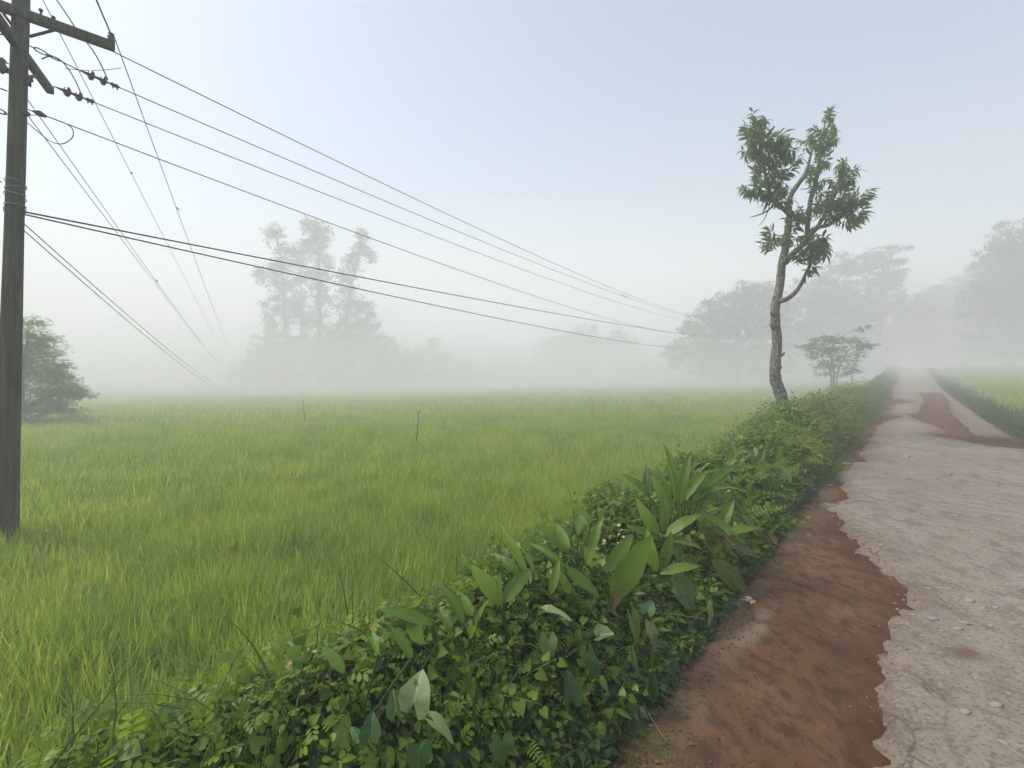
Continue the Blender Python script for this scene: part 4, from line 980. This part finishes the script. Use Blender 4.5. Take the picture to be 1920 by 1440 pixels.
leaf_plant('lance_leaf_plant', 'lance-leaved plant whose long leaves spread to the right over the bank', CATL, (1295, 990),
    [((1280, 958), (1345, 968), 20, 0, L_, .5), ((1290, 948), (1342, 938), 18, 0.05, L_, .5), ((1325, 970), (1390, 1000), 18, 0, L_, .6), ((1310, 982), (1345, 1012), 18, -0.05, O_, .7), ((1340, 990), (1378, 1014), 14, 0, O_, .6), ((1335, 1005), (1385, 1040), 16, 0, D_, .5), ((1300, 1000), (1340, 1030), 15, 0, D_, .5)], 'lance')
leaf_plant('lance_leaf_plant', 'lance-leaved plant with yellow-tipped leaves hanging down towards the soil', CATL, (1320, 1055),
    [((1288, 1048), (1336, 1114), 24, -0.05, O_, .85), ((1345, 1050), (1408, 1108), 22, -0.05, O_, .85), ((1338, 1052), (1388, 1112), 18, -0.03, O_, .8), ((1262, 1042), (1292, 1085), 16, -0.03, L_, .7)], 'lance')
leaf_plant('lance_leaf_plant', 'lance-leaved plant drooping beside the dark hollow near the soil', CATL, (1385, 985),
    [((1378, 968), (1403, 1030), 20, -0.03, L_, .8), ((1392, 965), (1428, 1000), 14, -0.05, O_, .7), ((1440, 1000), (1465, 1022), 12, 0, D_, .6)], 'lance')
leaf_plant('lance_leaf_plant', 'lance-leaved plant half sunk in the clover weeds by the rice', CATL, (640, 1280), [((640, 1270), (608, 1220), 24, 0.04, L_, .6), ((770, 1240), (738, 1185), 20, 0.04, L_, .6), ((705, 1235), (695, 1190), 14, 0.05, L_, .6)], 'lance')
leaf_plant('lance_leaf_plant', 'lance-leaved plant with glossy leaves crossing just below the tall fan', CATL, (1235, 1010),
    [((1238, 1005), (1200, 950), 22, 0.03, L_, .7), ((1245, 1000), (1250, 935), 20, 0.03, L_, .7), ((1250, 1008), (1300, 965), 22, 0.0, L_, .6), ((1240, 1012), (1190, 990), 18, 0.0, L_, .6), ((1255, 1015), (1310, 1020), 20, -0.05, O_, .7)], 'lance')
leaf_plant('lance_leaf_plant', 'lance-leaved plant spreading low over the soil side right of the tall fan', CATL, (1350, 1010),
    [((1348, 1005), (1312, 962), 20, 0.02, L_, .7), ((1352, 1000), (1372, 945), 20, 0.03, L_, .7), ((1358, 1005), (1412, 985), 20, -0.03, L_, .6), ((1356, 1012), (1420, 1040), 20, -0.06, O_, .75), ((1348, 1015), (1352, 1075), 20, -0.06, O_, .85)], 'lance')
leaf_plant('lance_leaf_plant', 'lance-leaved plant with three steep leaves before the cream flowers', CATL, (1235, 1075),
    [((1232, 1075), (1215, 1010), 24, 0.03, L_, .75), ((1238, 1072), (1262, 1012), 22, 0.03, L_, .7), ((1240, 1080), (1300, 1058), 20, -0.03, L_, .65)], 'lance')
A_, AD, AP, AO = 'arrow', 'arrow_dark', 'arrow_pale', 'arrow_old'
def arrow(label, px, leaves): leaf_plant('arrow_leaf_plant', label, 'plant', px, leaves, 'arrow')
arrow('arrow-leaved plant with the largest pale grey-green leaf, near the lower edge', (775, 1345), [((768, 1358), (786, 1262), 84, 0.08, AP, .8), ((742, 1360), (732, 1300), 26, 0.05, A_, .6)])
arrow('arrow-leaved plant with one pale leaf held flat above the creepers', (1042, 1165), [((1010, 1150), (1072, 1158), 30, -0.06, AP, .35)])
arrow('arrow-leaved plant with an upright notched leaf below the flat pale leaf', (1028, 1235), [((1028, 1190), (1030, 1250), 34, -0.05, A_, .85)])
arrow('arrow-leaved plant with a blue-green leaf, its two lobes up', (1110, 1260), [((1100, 1212), (1122, 1288), 34, -0.05, AD, .9)])
arrow('arrow-leaved plant with a broad blue-green leaf standing below the others', (1072, 1330), [((1072, 1335), (1066, 1262), 36, 0.05, AD, .8)])
arrow('arrow-leaved plant with a narrow leaf twisted edge-on', (1188, 1200), [((1180, 1140), (1203, 1222), 32, -0.03, A_, .7), ((1215, 1160), (1225, 1128), 28, 0.04, AD, .7)])
arrow('arrow-leaved plant with a pale spreading leaf beside the twisted one', (1135, 1200), [((1090, 1206), (1150, 1180), 26, 0.03, A_, .5), ((1118, 1200), (1152, 1192), 32, -0.04, AP, .5)])
arrow('arrow-leaved plant with a folded leaf gone brown and yellow at the tip', (1228, 1205), [((1218, 1165), (1235, 1232), 24, -0.04, AO, .7), ((1232, 1200), (1214, 1168), 20, 0.03, AO, .6)])
arrow('arrow-leaved plant with one narrow leaf on a long stalk over the soil', (1285, 1185), [((1330, 1130), (1340, 1185), 17, -0.03, AP, .7)])
arrow('arrow-leaved plant with a limp pale leaf hanging above the long-stalked leaf', (1280, 1120), [((1268, 1082), (1300, 1150), 36, -0.05, AP, .8)])
arrow('arrow-leaved plant whose two rounded leaves top the bank left of the tall fan', (1222, 935), [((1215, 925), (1212, 882), 24, 0.05, AD, .8), ((1230, 925), (1240, 886), 24, 0.05, AD, .8)])
arrow('arrow-leaved plant with a bright leaf amid the creepers under the tall fan', (1272, 1040), [((1264, 1012), (1282, 1062), 32, -0.04, A_, .8)])
arrow('arrow-leaved plant with a slim dark leaf at the soil edge', (1228, 1300), [((1228, 1320), (1228, 1262), 17, 0.02, AD, .8), ((1185, 1215), (1200, 1275), 18, -0.04, A_, .7)])
arrow('arrow-leaved plant with a curled leaf drooping below the largest pale leaf', (830, 1390), [((796, 1352), (850, 1396), 24, -0.05, AP, .7)])
arrow('arrow-leaved plant with a dark blue-green leaf at the bottom edge', (782, 1432), [((782, 1400), (782, 1470), 60, -0.04, AD, .85)])
arrow('arrow-leaved plant with dark leaves in the shade left of the bottom dark leaf', (690, 1395), [((690, 1410), (694, 1345), 36, 0.05, AD, .8), ((672, 1400), (650, 1372), 26, 0.03, AD, .7)])
arrow('arrow-leaved plant with a wide dark leaf low in the shade near the soil', (940, 1410), [((938, 1385), (942, 1450), 46, -0.04, AD, .9)])
arrow('arrow-leaved plant with a greyish leaf behind the V pair', (978, 1085), [((985, 1100), (995, 1070), 26, 0.05, A_, .6)])
arrow('arrow-leaved plant with two pale grey-green leaves right of the tall fan, beneath the bushes', (1450, 930), [((1440, 895), (1460, 940), 26, -0.05, A_, .6), ((1478, 905), (1470, 870), 30, 0.1, A_, .6), ((1420, 905), (1448, 880), 16, 0.1, A_, .5)])
arrow('arrow-leaved plant with one upright leaf standing just before the yellow-green bush', (1420, 880), [((1420, 872), (1416, 838), 16, 0.05, A_, .6), ((1428, 870), (1436, 842), 14, 0.05, A_, .6)])

# ------------------------------------------------------------------ utility pole
PD = 5.9
pb = at(3, 990, PD); pbx, pby = PV(pb[0], pb[1]); zb = float(ground_z(pbx, pby))
ptop = at(62, -95, PD)
pole = empty('utility_pole', (pb[0], pb[1], zb), 'weathered wooden utility pole with crossarms and strung insulators at the rice edge', 'utility pole')
def pole_c(y):                                 # pole axis at a photo row
    return at(3 + (62 - 3) * (990 - y) / 1085.0, y, PD)
g = Geo(); rows = [1090, 990, 800, 600, 450, 300, 150, 20, -60, -95]
g.tube(np.array([pole_c(y) for y in rows]), [.128, .125, .112, .100, .092, .086, .083, .082, .080, .079], 20, True, 0.02, 2)
rel_geo(g, pole).obj('shaft', M['pole'], pole)
def ppart(g, name, mat): return rel_geo(g, pole).obj(name, M[mat], pole)
z1 = 6.02; c1 = np.array([-6.06, PD - 0.10, z1]); av = np.array([0.70, 0.60, 0.0])
a1, b1 = c1 - av * 0.95, c1 + np.array([0.68, 0.66, 0.0])
g = Geo(); g.bar(a1, b1, 0.095, 0.115); ppart(g, 'crossarm', 'pole')
a2, b2 = np.array([-5.62, 5.02, 5.66]), np.array([-6.58, 6.78, 5.63])
sh = np.array([-0.11, -0.05, 0]); g = Geo(); g.bar(a2 + sh * 0.2, b2 + sh * 0.0, 0.085, 0.105); ppart(g, 'crossarm', 'pole')
a3, b3 = at(-30, 118, 5.6), at(72, 158, 6.15)
g = Geo(); g.bar(a3, b3, 0.055, 0.06); ppart(g, 'crossarm', 'iron')
for a, b in ((at(70, 79, 5.98), at(121, 66, 6.2)), (at(22, 36, 5.7), at(42, 64, 5.85)), (at(68, 152, 5.98), at(88, 150, 6.55))):
    g = Geo(); g.bar(a, b, 0.016, 0.032); ppart(g, 'brace', 'iron')
for x, y, dd in ((92, 36, 6.0), (115, 49, 6.1)):
    g = Geo(); c = at(x, y, dd); g.tube(np.array([c - [0, 0, .05], c + [0, 0, .02], c + [0, 0, .021], c + [0, 0, .045]]), [.011, .011, .022, .02], 8); ppart(g, 'bolt', 'iron')
def pin_insulator(c):
    g = Geo(); g.tube(np.array([c + [0, 0, h] for h in (-.02, .0, .02, .035, .05, .065, .085, .10, .115)]), [.02, .034, .044, .030, .047, .032, .030, .036, .014], 12); ppart(g, 'pin_insulator', 'porcelain')
pin = b1 + np.array([-0.03, -0.02, 0.06]); pin_insulator(pin)
def strain(a, b, chain=None):                  # two-disc strain insulator between two points, then a clamp
    a, b = np.asarray(a), np.asarray(b); d = b - a; L = np.linalg.norm(d)
    prof = [(0, .006), (.06, .012), (.16, .02), (.27, .03), (.285, .062), (.31, .064), (.33, .03), (.42, .02), (.56, .03), (.575, .06), (.60, .062), (.62, .028), (.72, .014), (.76, .011)]
    g = Geo(); g.tube(np.array([a + d * s for s, _ in prof]), [r * (1.05 if r > .05 else .85) for _, r in prof], 12); ppart(g, 'strain_insulator', 'porcelain')
    g = Geo(); g.tube(np.array([a + d * s for s in (.75, .78, .86, .88, .95, 1.0)]), [.010, .022, .020, .030, .022, .008], 8)
    for s in (.82, .93): q = a + d * s; g.tube(np.array([q + [0, 0, .03], q - [0, 0, .05]]), .009, 6)
    ppart(g, 'dead_end_clamp', 'iron')
    if chain is not None:
        c = np.asarray(chain); e = a - c; n = 3
        side = np.cross(e, [0, 0, 1.0]); side /= np.linalg.norm(side); upv = np.cross(side, e); upv /= np.linalg.norm(upv)
        g = Geo(); g.tube(np.array([c, c + e * 0.18]), .007, 6, False); g.tube(np.array([c + e * 0.62, a]), .007, 6, False)
        for k in range(2):
            m = c + e * (0.28 + 0.24 * k); w = side if k % 2 else upv; l = np.linalg.norm(e) * 0.13; ed = e / np.linalg.norm(e)
            th = np.linspace(0, 2 * math.pi, 13); g.tube(np.array([m + ed * l * math.cos(t_) + w * 0.024 * math.sin(t_) for t_ in th]), .008, 6, False)
        ppart(g, 'chain_link', 'iron')
sB0, sB1 = at(158, 139, 6.45), at(235, 172, 6.95); strain(sB0, sB1, at(62, 92, 6.0))
sC0, sC1 = at(114, 170, 6.45), at(188, 199, 6.95); strain(sC0, sC1)
g = Geo(); g.tube(np.array([b2 + [0, -.02, -.02], sC0]), .007, 6, False); g.tube(np.array([at(66, 150, 5.95), at(100, 163, 6.3)]), .005, 5, False); ppart(g, 'tie_rod', 'iron')
sD = at(85, 219, 6.1)
g = Geo(); g.tube(np.array([sD + np.array([-.05, -.03, .02]), sD, sD + np.array([.05, .04, -.02])]), [.018, .04, .018], 8); ppart(g, 'spool_insulator', 'porcelain')
g = Geo(); g.tube(np.array([at(52, 208, 5.88), sD]), .007, 6, False); g.tube(np.array([at(52, 214, 5.88), at(68, 222, 5.98), at(84, 222, 6.08)]), .005, 6, False); ppart(g, 'dead_end_clamp', 'iron')
g = Geo(); g.tube(np.array([at(52, 217, 5.82), at(62, 219, 5.85), at(67, 222, 5.86)]), [.03, .035, .02], 8); ppart(g, 'bracket', 'iron')
g = Geo(); c = at(66, 158, 5.9); g.bar(c + [0, 0, .06], c + [.001, 0, -.07], 0.06, 0.02); ppart(g, 'bracket', 'iron')
for x0, y0, x1, y1 in ((-12, 62, 20, 72), (-12, 205, 22, 218)):
    g = Geo(); a, b = at(x0, y0, 5.6), at(x1 + 8, y1 + 4, 5.8); e = b - a; ed = e / np.linalg.norm(e)
    g.tube(np.array([a, a + e * .4]), .012, 6, False); g.tube(np.array([a + e * .75, b]), .007, 6, False)
    th = np.linspace(0, 2 * math.pi, 13); m = a + e * .57; g.tube(np.array([m + ed * .06 * math.cos(t_) + np.array([0, 0, .024]) * math.sin(t_) for t_ in th]), .008, 6, False); ppart(g, 'chain_link', 'iron')
g = Geo(); c = at(18, 131, 5.72); g.tube(np.array([c + [0, 0, h] for h in (-.1, -.06, -.03, .0, .03, .06, .09)]), [.015, .035, .03, .045, .03, .04, .015], 10); ppart(g, 'pin_insulator', 'porcelain')
for k, y in enumerate((348, 356, 366, 372, 388, 394, 400)):  # wire wrapped round the pole
    g = Geo(); c = pole_c(y); r = 0.094 + 0.004; tl = 0.02 * ((k * 3) % 5 - 2)
    th = np.linspace(0, 2 * math.pi, 25)
    g.tube(np.array([c + [r * math.cos(t_), r * math.sin(t_), tl * math.sin(t_ + k)] for t_ in th]), 0.0045, 5, False); ppart(g, 'tie_wire', 'tie' if k < 5 else 'wire')

# ------------------------------------------------------------------ overhead wires
wires = {}
def curve3(a, b, sag, n=48):
    t_ = np.linspace(0, 1, n) ** 1.6
    P = a[None] + (b - a)[None] * t_[:, None]; P[:, 2] -= 4 * sag * t_ * (1 - t_); return P
def wire(key, label, a, b, midpx=None, r=0.007, mat='wire', group=None, sag=None):
    a, b = np.asarray(a, float), np.asarray(b, float)
    if sag is None:
        sag = 0.0
        if midpx:
            ts = np.linspace(0.001, 0.999, 4000); Q = a + (b - a) * ts[:, None]; xs = CX + FPX * Q[:, 0] / Q[:, 1]
            i = int(np.argmin(np.abs(xs - midpx[0]))); t_ = ts[i]; zw = CAM_Z + (HY - midpx[1]) / FPX * Q[i, 1]; sag = (Q[i, 2] - zw) / (4 * t_ * (1 - t_))
    P = curve3(a, b, sag); g = Geo(); g.tube(P, r, 6, False)
    o = g.obj('overhead_wire', M[mat]); tag(o, label, 'wire', group or 'wires strung from the utility pole'); wires[key] = (a, b, sag); return o
def on_wire(key, px):
    a, b, sag = wires[key]; ts = np.linspace(0, 1, 6000); Q = a + (b - a) * ts[:, None]; Q[:, 2] -= 4 * sag * ts * (1 - ts)
    return Q[int(np.argmin(np.abs(CX + FPX * Q[:, 0] / Q[:, 1] - px)))]
FD = 46.0
wire('A', 'topmost overhead wire, running from the crossarm tip towards the big foggy tree', at(203, 96, 6.35), at(1345, 601, FD), (789, 380))
wire('B', 'second overhead wire, hung from the chain-held strain insulator', sB1, at(1340, 603, FD + .5), (725, 380))
wire('C', 'third overhead wire, hung from the lower strain insulator', sC1, at(1330, 608, FD + 1), (647, 380))
wire('D', 'fourth overhead wire, hung from the spool insulator on the pole', sD, at(1330, 630, FD), (900, 521))
wire('E', 'upper black cable running from the wire wraps on the pole', at(44, 398, 5.95), at(1350, 632, FD), (700, 525), 0.011, 'black_wire')
wire('F', 'lower black cable running from the wire wraps on the pole', at(42, 402, 5.9), at(1330, 655, FD), (700, 548), 0.010, 'black_wire')
wire('G', 'wire crossing behind the crossarm and dropping steeply into the fog', at(70, -40, 6.6), at(436, 688, 85), (254, 331), 0.0065)
wire('H', 'steep wire dropping from the insulator at the crossarm tip into the fog', pin + np.array([0.03, 0, 0.09]), at(446, 690, 85), (337, 396), 0.0065)
wire('I', 'left one of the paired wires dropping from below the spool insulator', at(63, 222, 5.95), at(420, 694, 85), (297, 536), 0.006)
wire('J', 'right one of the paired wires dropping past the spool insulator', at(60, 188, 5.95), at(426, 692, 85), (297, 530), 0.006)
wire('K', 'upper one of the low pair of cables sinking from the pole towards the field', at(41, 412, 5.9), at(452, 728, 70), (240, 590), 0.0065)
wire('L', 'lower one of the low pair of cables sinking from the pole towards the field', at(40, 424, 5.9), at(444, 727, 70), (237, 598), 0.0065)
wire('M', 'wire reaching the crossarm tip insulator from above', pin + np.array([0, 0, 0.09]), at(150, -95, 4.7), None, 0.010, sag=0.0)
wire('N', 'jumper wire curling from above the crossarm down to the upper clamp', at(105, -10, 6.0), at(165, 80, 6.55), None, 0.008, sag=-0.02)
wire('N2', 'jumper wire bending from behind the crossarm to the upper strain clamp', at(165, 80, 6.55), at(213, 158, 6.85), None, 0.008, sag=-0.08)
wire('O', 'jumper wire arching from the pole to the lower strain clamp', at(92, 120, 6.1), at(165, 188, 6.8), None, 0.008, sag=-0.22)
wire('Q', 'thin slack wire looped between the clamps and the steep wire', at(134, 137, 6.4), at(238, 136, 6.9), None, 0.004, sag=0.03)
g = Geo(); lp = np.array([at(x, y, 6.2) for x, y in ((92, 222), (128, 235), (144, 245), (147, 258), (140, 268), (124, 275), (104, 270), (86, 256), (62, 236), (54, 230))]); Q, rr = smooth(lp, np.full(len(lp), 0.006), 4); g.tube(Q, rr, 6, False)
tag(g.obj('overhead_wire', M['wire']), 'loose loop of wire hanging below the spool insulator', 'wire', 'wires strung from the utility pole')
for k, (x, y, l) in enumerate(((40, 22, 'upper wire leaving the pole towards the left above the crossarm'), (30, 128, 'wire leaving the pole towards the left by the lower iron arm'),
                               (12, 345, 'wire leaving the upper wire wrap towards the left'), (8, 372, 'wire leaving the middle wire wrap towards the left'), (6, 396, 'wire leaving the lowest wire wrap towards the left'), (26, 178, 'thin wire rising to the pole from the left edge'))):
    wire('X%d' % k, l, at(x, y, PD - .05), at(x - 260, y - 95 - 10 * (k % 3), 4.6), None, 0.008, sag=0.02)

# ------------------------------------------------------------------ birds on the wires
def bird_mesh(seed):
    g_ = np.random.default_rng(seed)
    prof = [(0.50, 0.30, .004), (0.44, 0.30, .03), (0.36, 0.34, .10), (0.24, 0.34, .125), (0.13, 0.24, .12), (0.0, 0.12, .17), (-0.16, 0.0, .18), (-0.32, -0.14, .13), (-0.48, -0.26, .07), (-0.75, -0.46, .055), (-1.0, -0.64, .045)]
    g = Geo(); P = np.array([(0, y, z) for y, z, _ in prof]); g.tube(P, [r for *_, r in prof], 9)
    for s in (-1, 1):
        g.tube(np.array([(s * .13, .10, .20), (s * .19, -.12, .06), (s * .15, -.40, -.14), (s * .06, -.72, -.42)]), [.03, .06, .05, .012], 6)
        g.tube(np.array([(s * .05, .0, -.02), (s * .05, .03, -.20)]), .014, 5)
    return mesh('bird', np.concatenate(g.V), g.F)
for k, (w, px, size, yaw, lab) in enumerate((('B', 1167, .17, 1.2, 'left one of the two birds perched side by side on a far wire'), ('B', 1173, .17, -1.9, 'right one of the two birds perched side by side on a far wire'),
        ('C', 1188, .15, 0.8, 'single bird on the wire just below the perched pair'), ('D', 1195, .14, 1.0, 'lone bird on the lowest of the far thin wires'),
        ('G', 254, .15, 0.4, 'upper bird on the steep wire left of the crossarm tip wire'), ('H', 337, .16, 1.4, 'bird perched on the steep wire from the crossarm tip'), ('J', 297, .17, 0.7, 'bird perched low on the paired wires in the fog'), ('G', 321, .15, 1.2, 'lower bird on the steep wire where it crosses the black cable'))):
    c = on_wire(w, px); o = bpy.data.objects.new('bird', bird_mesh(k)); C.objects.link(o); o.data.materials.append(M['bird'])
    o.location = (c[0], c[1], c[2] + size * 0.22); o.rotation_euler = (0, 0, yaw); o.scale = (size * .62,) * 3
    tag(o, lab, 'bird', 'birds on the wires')

# ------------------------------------------------------------------ stakes, stones, scraps
for (x0, y0, x1, y1, d, lab, fork) in ((776, 832, 785, 772, 13.7, 'thin forked stick standing nearest in the middle of the rice', True), (571, 790, 567, 748, 21, 'thin stick standing further left in the foggy rice', False), (1110, 775, 1110, 746, 25, 'short faint stick standing in the rice before the broad foggy tree', True)):
    g = Geo(); a, b = at(x0, y0, d), at(x1, y1, d); a[2] -= 0.45
    g.tube(np.array([a, (a + b) / 2 + [0.02, 0, 0], b]), [.017, .014, .010], 6, True, 0.1, 3)
    if fork: g.tube(np.array([b - [0, 0, .06], b + [-.05, 0, .03]]), .008, 5); g.tube(np.array([b - [0, 0, .04], b + [.03, 0, .05]]), .007, 5)
    tag(g.obj('stake', M['twig']), lab, 'stick')
def chip_mesh(seed, flat=0.35):
    g_ = np.random.default_rng(seed); n = 7; a = np.sort(g_.uniform(0, 6.283, n) * 0.25 + np.arange(n) * 6.283 / n * 0.9); r = g_.uniform(0.65, 1.05, n)
    V = [(r[i] * math.cos(a[i]), 0.62 * r[i] * math.sin(a[i]), 0) for i in range(n)] + [(0.8 * r[i] * math.cos(a[i] + .1), 0.5 * r[i] * math.sin(a[i] + .1), flat * g_.uniform(.75, 1.1)) for i in range(n)]
    F = [(i, (i + 1) % n, n + (i + 1) % n, n + i) for i in range(n)] + [tuple(range(n, 2 * n)), tuple(range(n))[::-1]]
    me = mesh('stone_chip', V, F, False); me.materials.append(M['chip']); return me
chips = [chip_mesh(s) for s in range(6)]
special = {(1884, 1357): 'largest pale stone, near the lower right corner of the road', (1824, 1369): 'pale slab-like stone left of the largest stone on the road', (1702, 862): 'bright flat stone lying alone in the middle of the distant asphalt',
           (1590, 872): 'bright flat stone on the red soil edge below the bushes', (1826, 1143): 'long pale chip at the top of the stone scatter on the near asphalt', (1519, 973): 'small white stone on the red soil beside the grass', (1224, 1372): 'small white stone at the foot of the creepers', (1899, 1433): 'pale stone cut off by the bottom right corner'}
allc = [(1884, 1357, 15), (1824, 1369, 13), (1899, 1433, 10), (1826, 1143, 14), (1760, 1181, 11), (1818, 1186, 11), (1777, 1205, 7), (1877, 1160, 8), (1852, 1159, 8), (1869, 1193, 9), (1912, 1188, 8), (1749, 1120, 6), (1798, 979, 6),
        (1728, 1037, 5), (1732, 1050, 6), (1657, 1035, 5), (1807, 1201, 10), (1847, 1059, 5), (1856, 1220, 8), (1519, 973, 5), (1521, 1005, 4), (1224, 1372, 7), (1702, 862, 8), (1590, 872, 7), (1567, 898, 6), (1584, 880, 5), (1563, 885, 7), (1560, 911, 5),
        (1700, 914, 3), (1646, 934, 3), (1683, 931, 3), (1702, 960, 4), (1759, 970, 4), (1770, 954, 4), (1619, 795, 4), (1780, 1290, 6), (1740, 1215, 6), (1900, 1240, 8), (1790, 1100, 6), (1830, 1010, 5), (1890, 1040, 5), (1720, 1170, 5), (1752, 1330, 6), (1845, 1300, 7), (1710, 1290, 5), (1905, 1330, 7), (1690, 1000, 4), (1765, 1010, 4), (1880, 985, 5), (1640, 990, 4)]
for k, (x, y, s) in enumerate(allc):
    w = on_ground(x, y); r = s / FPX * w[1] * (1.15 if y > 1000 else 1.4)
    o = bpy.data.objects.new('stone_chip', chips[k % 6]); C.objects.link(o)
    pp, vv = PV(w[0], w[1]); o.location = (w[0], w[1], float(max(soil_z(np.array([pp]), np.array([vv]))[0], asph_z(np.array([pp]), np.array([vv]))[0])) - 0.002)
    o.rotation_euler = (rnd.uniform(-.1, .1), rnd.uniform(-.1, .1), rnd.uniform(-0.6, 0.6)); o.scale = (r, r, r * rnd.uniform(.5, .9))
    tag(o, special.get((x, y), 'pale flat stone chip lying loose on the worn roadway'), 'stone', 'pale stone chips on the roadway')
# fine gravel
n = 4200; v = -0.2 + 16 * rng.random(n) ** 1.6; p = rng.uniform(EDGE_L, EDGE_R, n)
on_soil = soil_sd(p, v) > 0; keep = ~on_soil | (rng.random(n) < 0.25); p, v = p[keep], v[keep]; n = len(p)
x, y = W(p, v); z = np.maximum(soil_z(p, v), asph_z(p, v))
octa = (np.array([(1, 0, 0), (0, .8, 0), (-.9, .1, 0), (0, -.8, 0), (.1, 0, .6), (0, 0, -.5)]), [(0, 1, 4), (1, 2, 4), (2, 3, 4), (3, 0, 4), (1, 0, 5), (2, 1, 5), (3, 2, 5), (0, 3, 5)], np.zeros((6, 3)))
me = leaves_mesh('gravel', [batch(octa, np.stack([x, y, z], 1), unit(n, -.3, .3), unit(n, .5, 1), 0.0025 + 0.007 * rng.random(n) ** 4, rng.random(n))])
o = link('gravel', me, M['gravel']); tag(o, 'fine loose gravel strewn over the worn asphalt', 'gravel', kind='stuff')
# crumbs of asphalt along the broken edge
n = 16000; v = -0.2 + 15 * rng.random(n) ** 1.5; p = rng.uniform(EDGE_L, EDGE_R, n); sd_ = soil_sd(p, v)
keep = (sd_ > -0.05) & (sd_ < 0.10 * rng.random(n) ** 0.5); p, v = p[keep], v[keep]; n = len(p); x, y = W(p, v); z = np.maximum(soil_z(p, v), asph_z(p, v))
me = leaves_mesh('asphalt_crumbs', [batch(octa, np.stack([x, y, z], 1), unit(n, -.3, .3), unit(n, .5, 1), 0.004 + 0.018 * rng.random(n) ** 3, rng.random(n))])
o = link('asphalt_crumbs', me, M['gravel']); tag(o, 'crumbs of broken asphalt along the ragged edge of the red soil', 'gravel', kind='stuff')
n = 7000; v = -0.3 + 9 * rng.random(n) ** 1.4; p = EDGE_L - 0.05 + 1.1 * rng.random(n) ** 1.3; keep = soil_sd(p, v) > 0.0; p, v = p[keep], v[keep]; n = len(p); x, y = W(p, v)
me = leaves_mesh('soil_clods', [batch(octa, np.stack([x, y, soil_z(p, v)], 1), unit(n, -.3, .3), unit(n, .5, 1), 0.002 + 0.009 * rng.random(n) ** 5, rng.random(n) * 0.2)])
o = link('soil_clods', me, M['soil']); tag(o, 'small clods and grit lying on the bare red soil', 'soil', kind='stuff')
# crumpled scrap, fallen stalks
w = on_ground(1409, 1134); g_ = np.random.default_rng(3); n = 7
V = [(i / (n - 1) - .5, j / (n - 1) - .5, 0.12 * g_.random() + 0.1 * math.sin(i * 1.7 + j)) for i in range(n) for j in range(n)]
F = [(i * n + j, i * n + j + 1, (i + 1) * n + j + 1, (i + 1) * n + j) for i in range(n - 1) for j in range(n - 1)]
o = link('paper_scrap', mesh('paper_scrap', V, F, False), M['paper']); o.location = (w[0], w[1], w[2] + 0.012); o.scale = (.085, .075, .07); o.rotation_euler = (0.1, 0.05, 0.7)
tag(o, 'crumpled pale pink scrap at the edge of the red soil', 'litter')
for pts, lab in (([(1198, 1322), (1225, 1365), (1256, 1412)], 'pale green stalk fallen from the creepers across the soil'), ([(1478, 1052), (1500, 1040), (1488, 1022)], 'dry curved stalk lying under the drooping leaves'), ([(1395, 1150), (1440, 1120), (1470, 1098)], 'thin dark twig lying on the soil beside the pink scrap')):
    P = np.array([on_ground(*q) + [0, 0, .02] for q in pts]); P[0][2] += 0.02
    Q, rr = smooth(P, [.003, .0025, .0015], 4); g = Geo(); g.tube(Q, rr, 5); tag(g.obj('fallen_stalk', M['pale_stem' if 'green' in lab else 'twig']), lab, 'stalk')
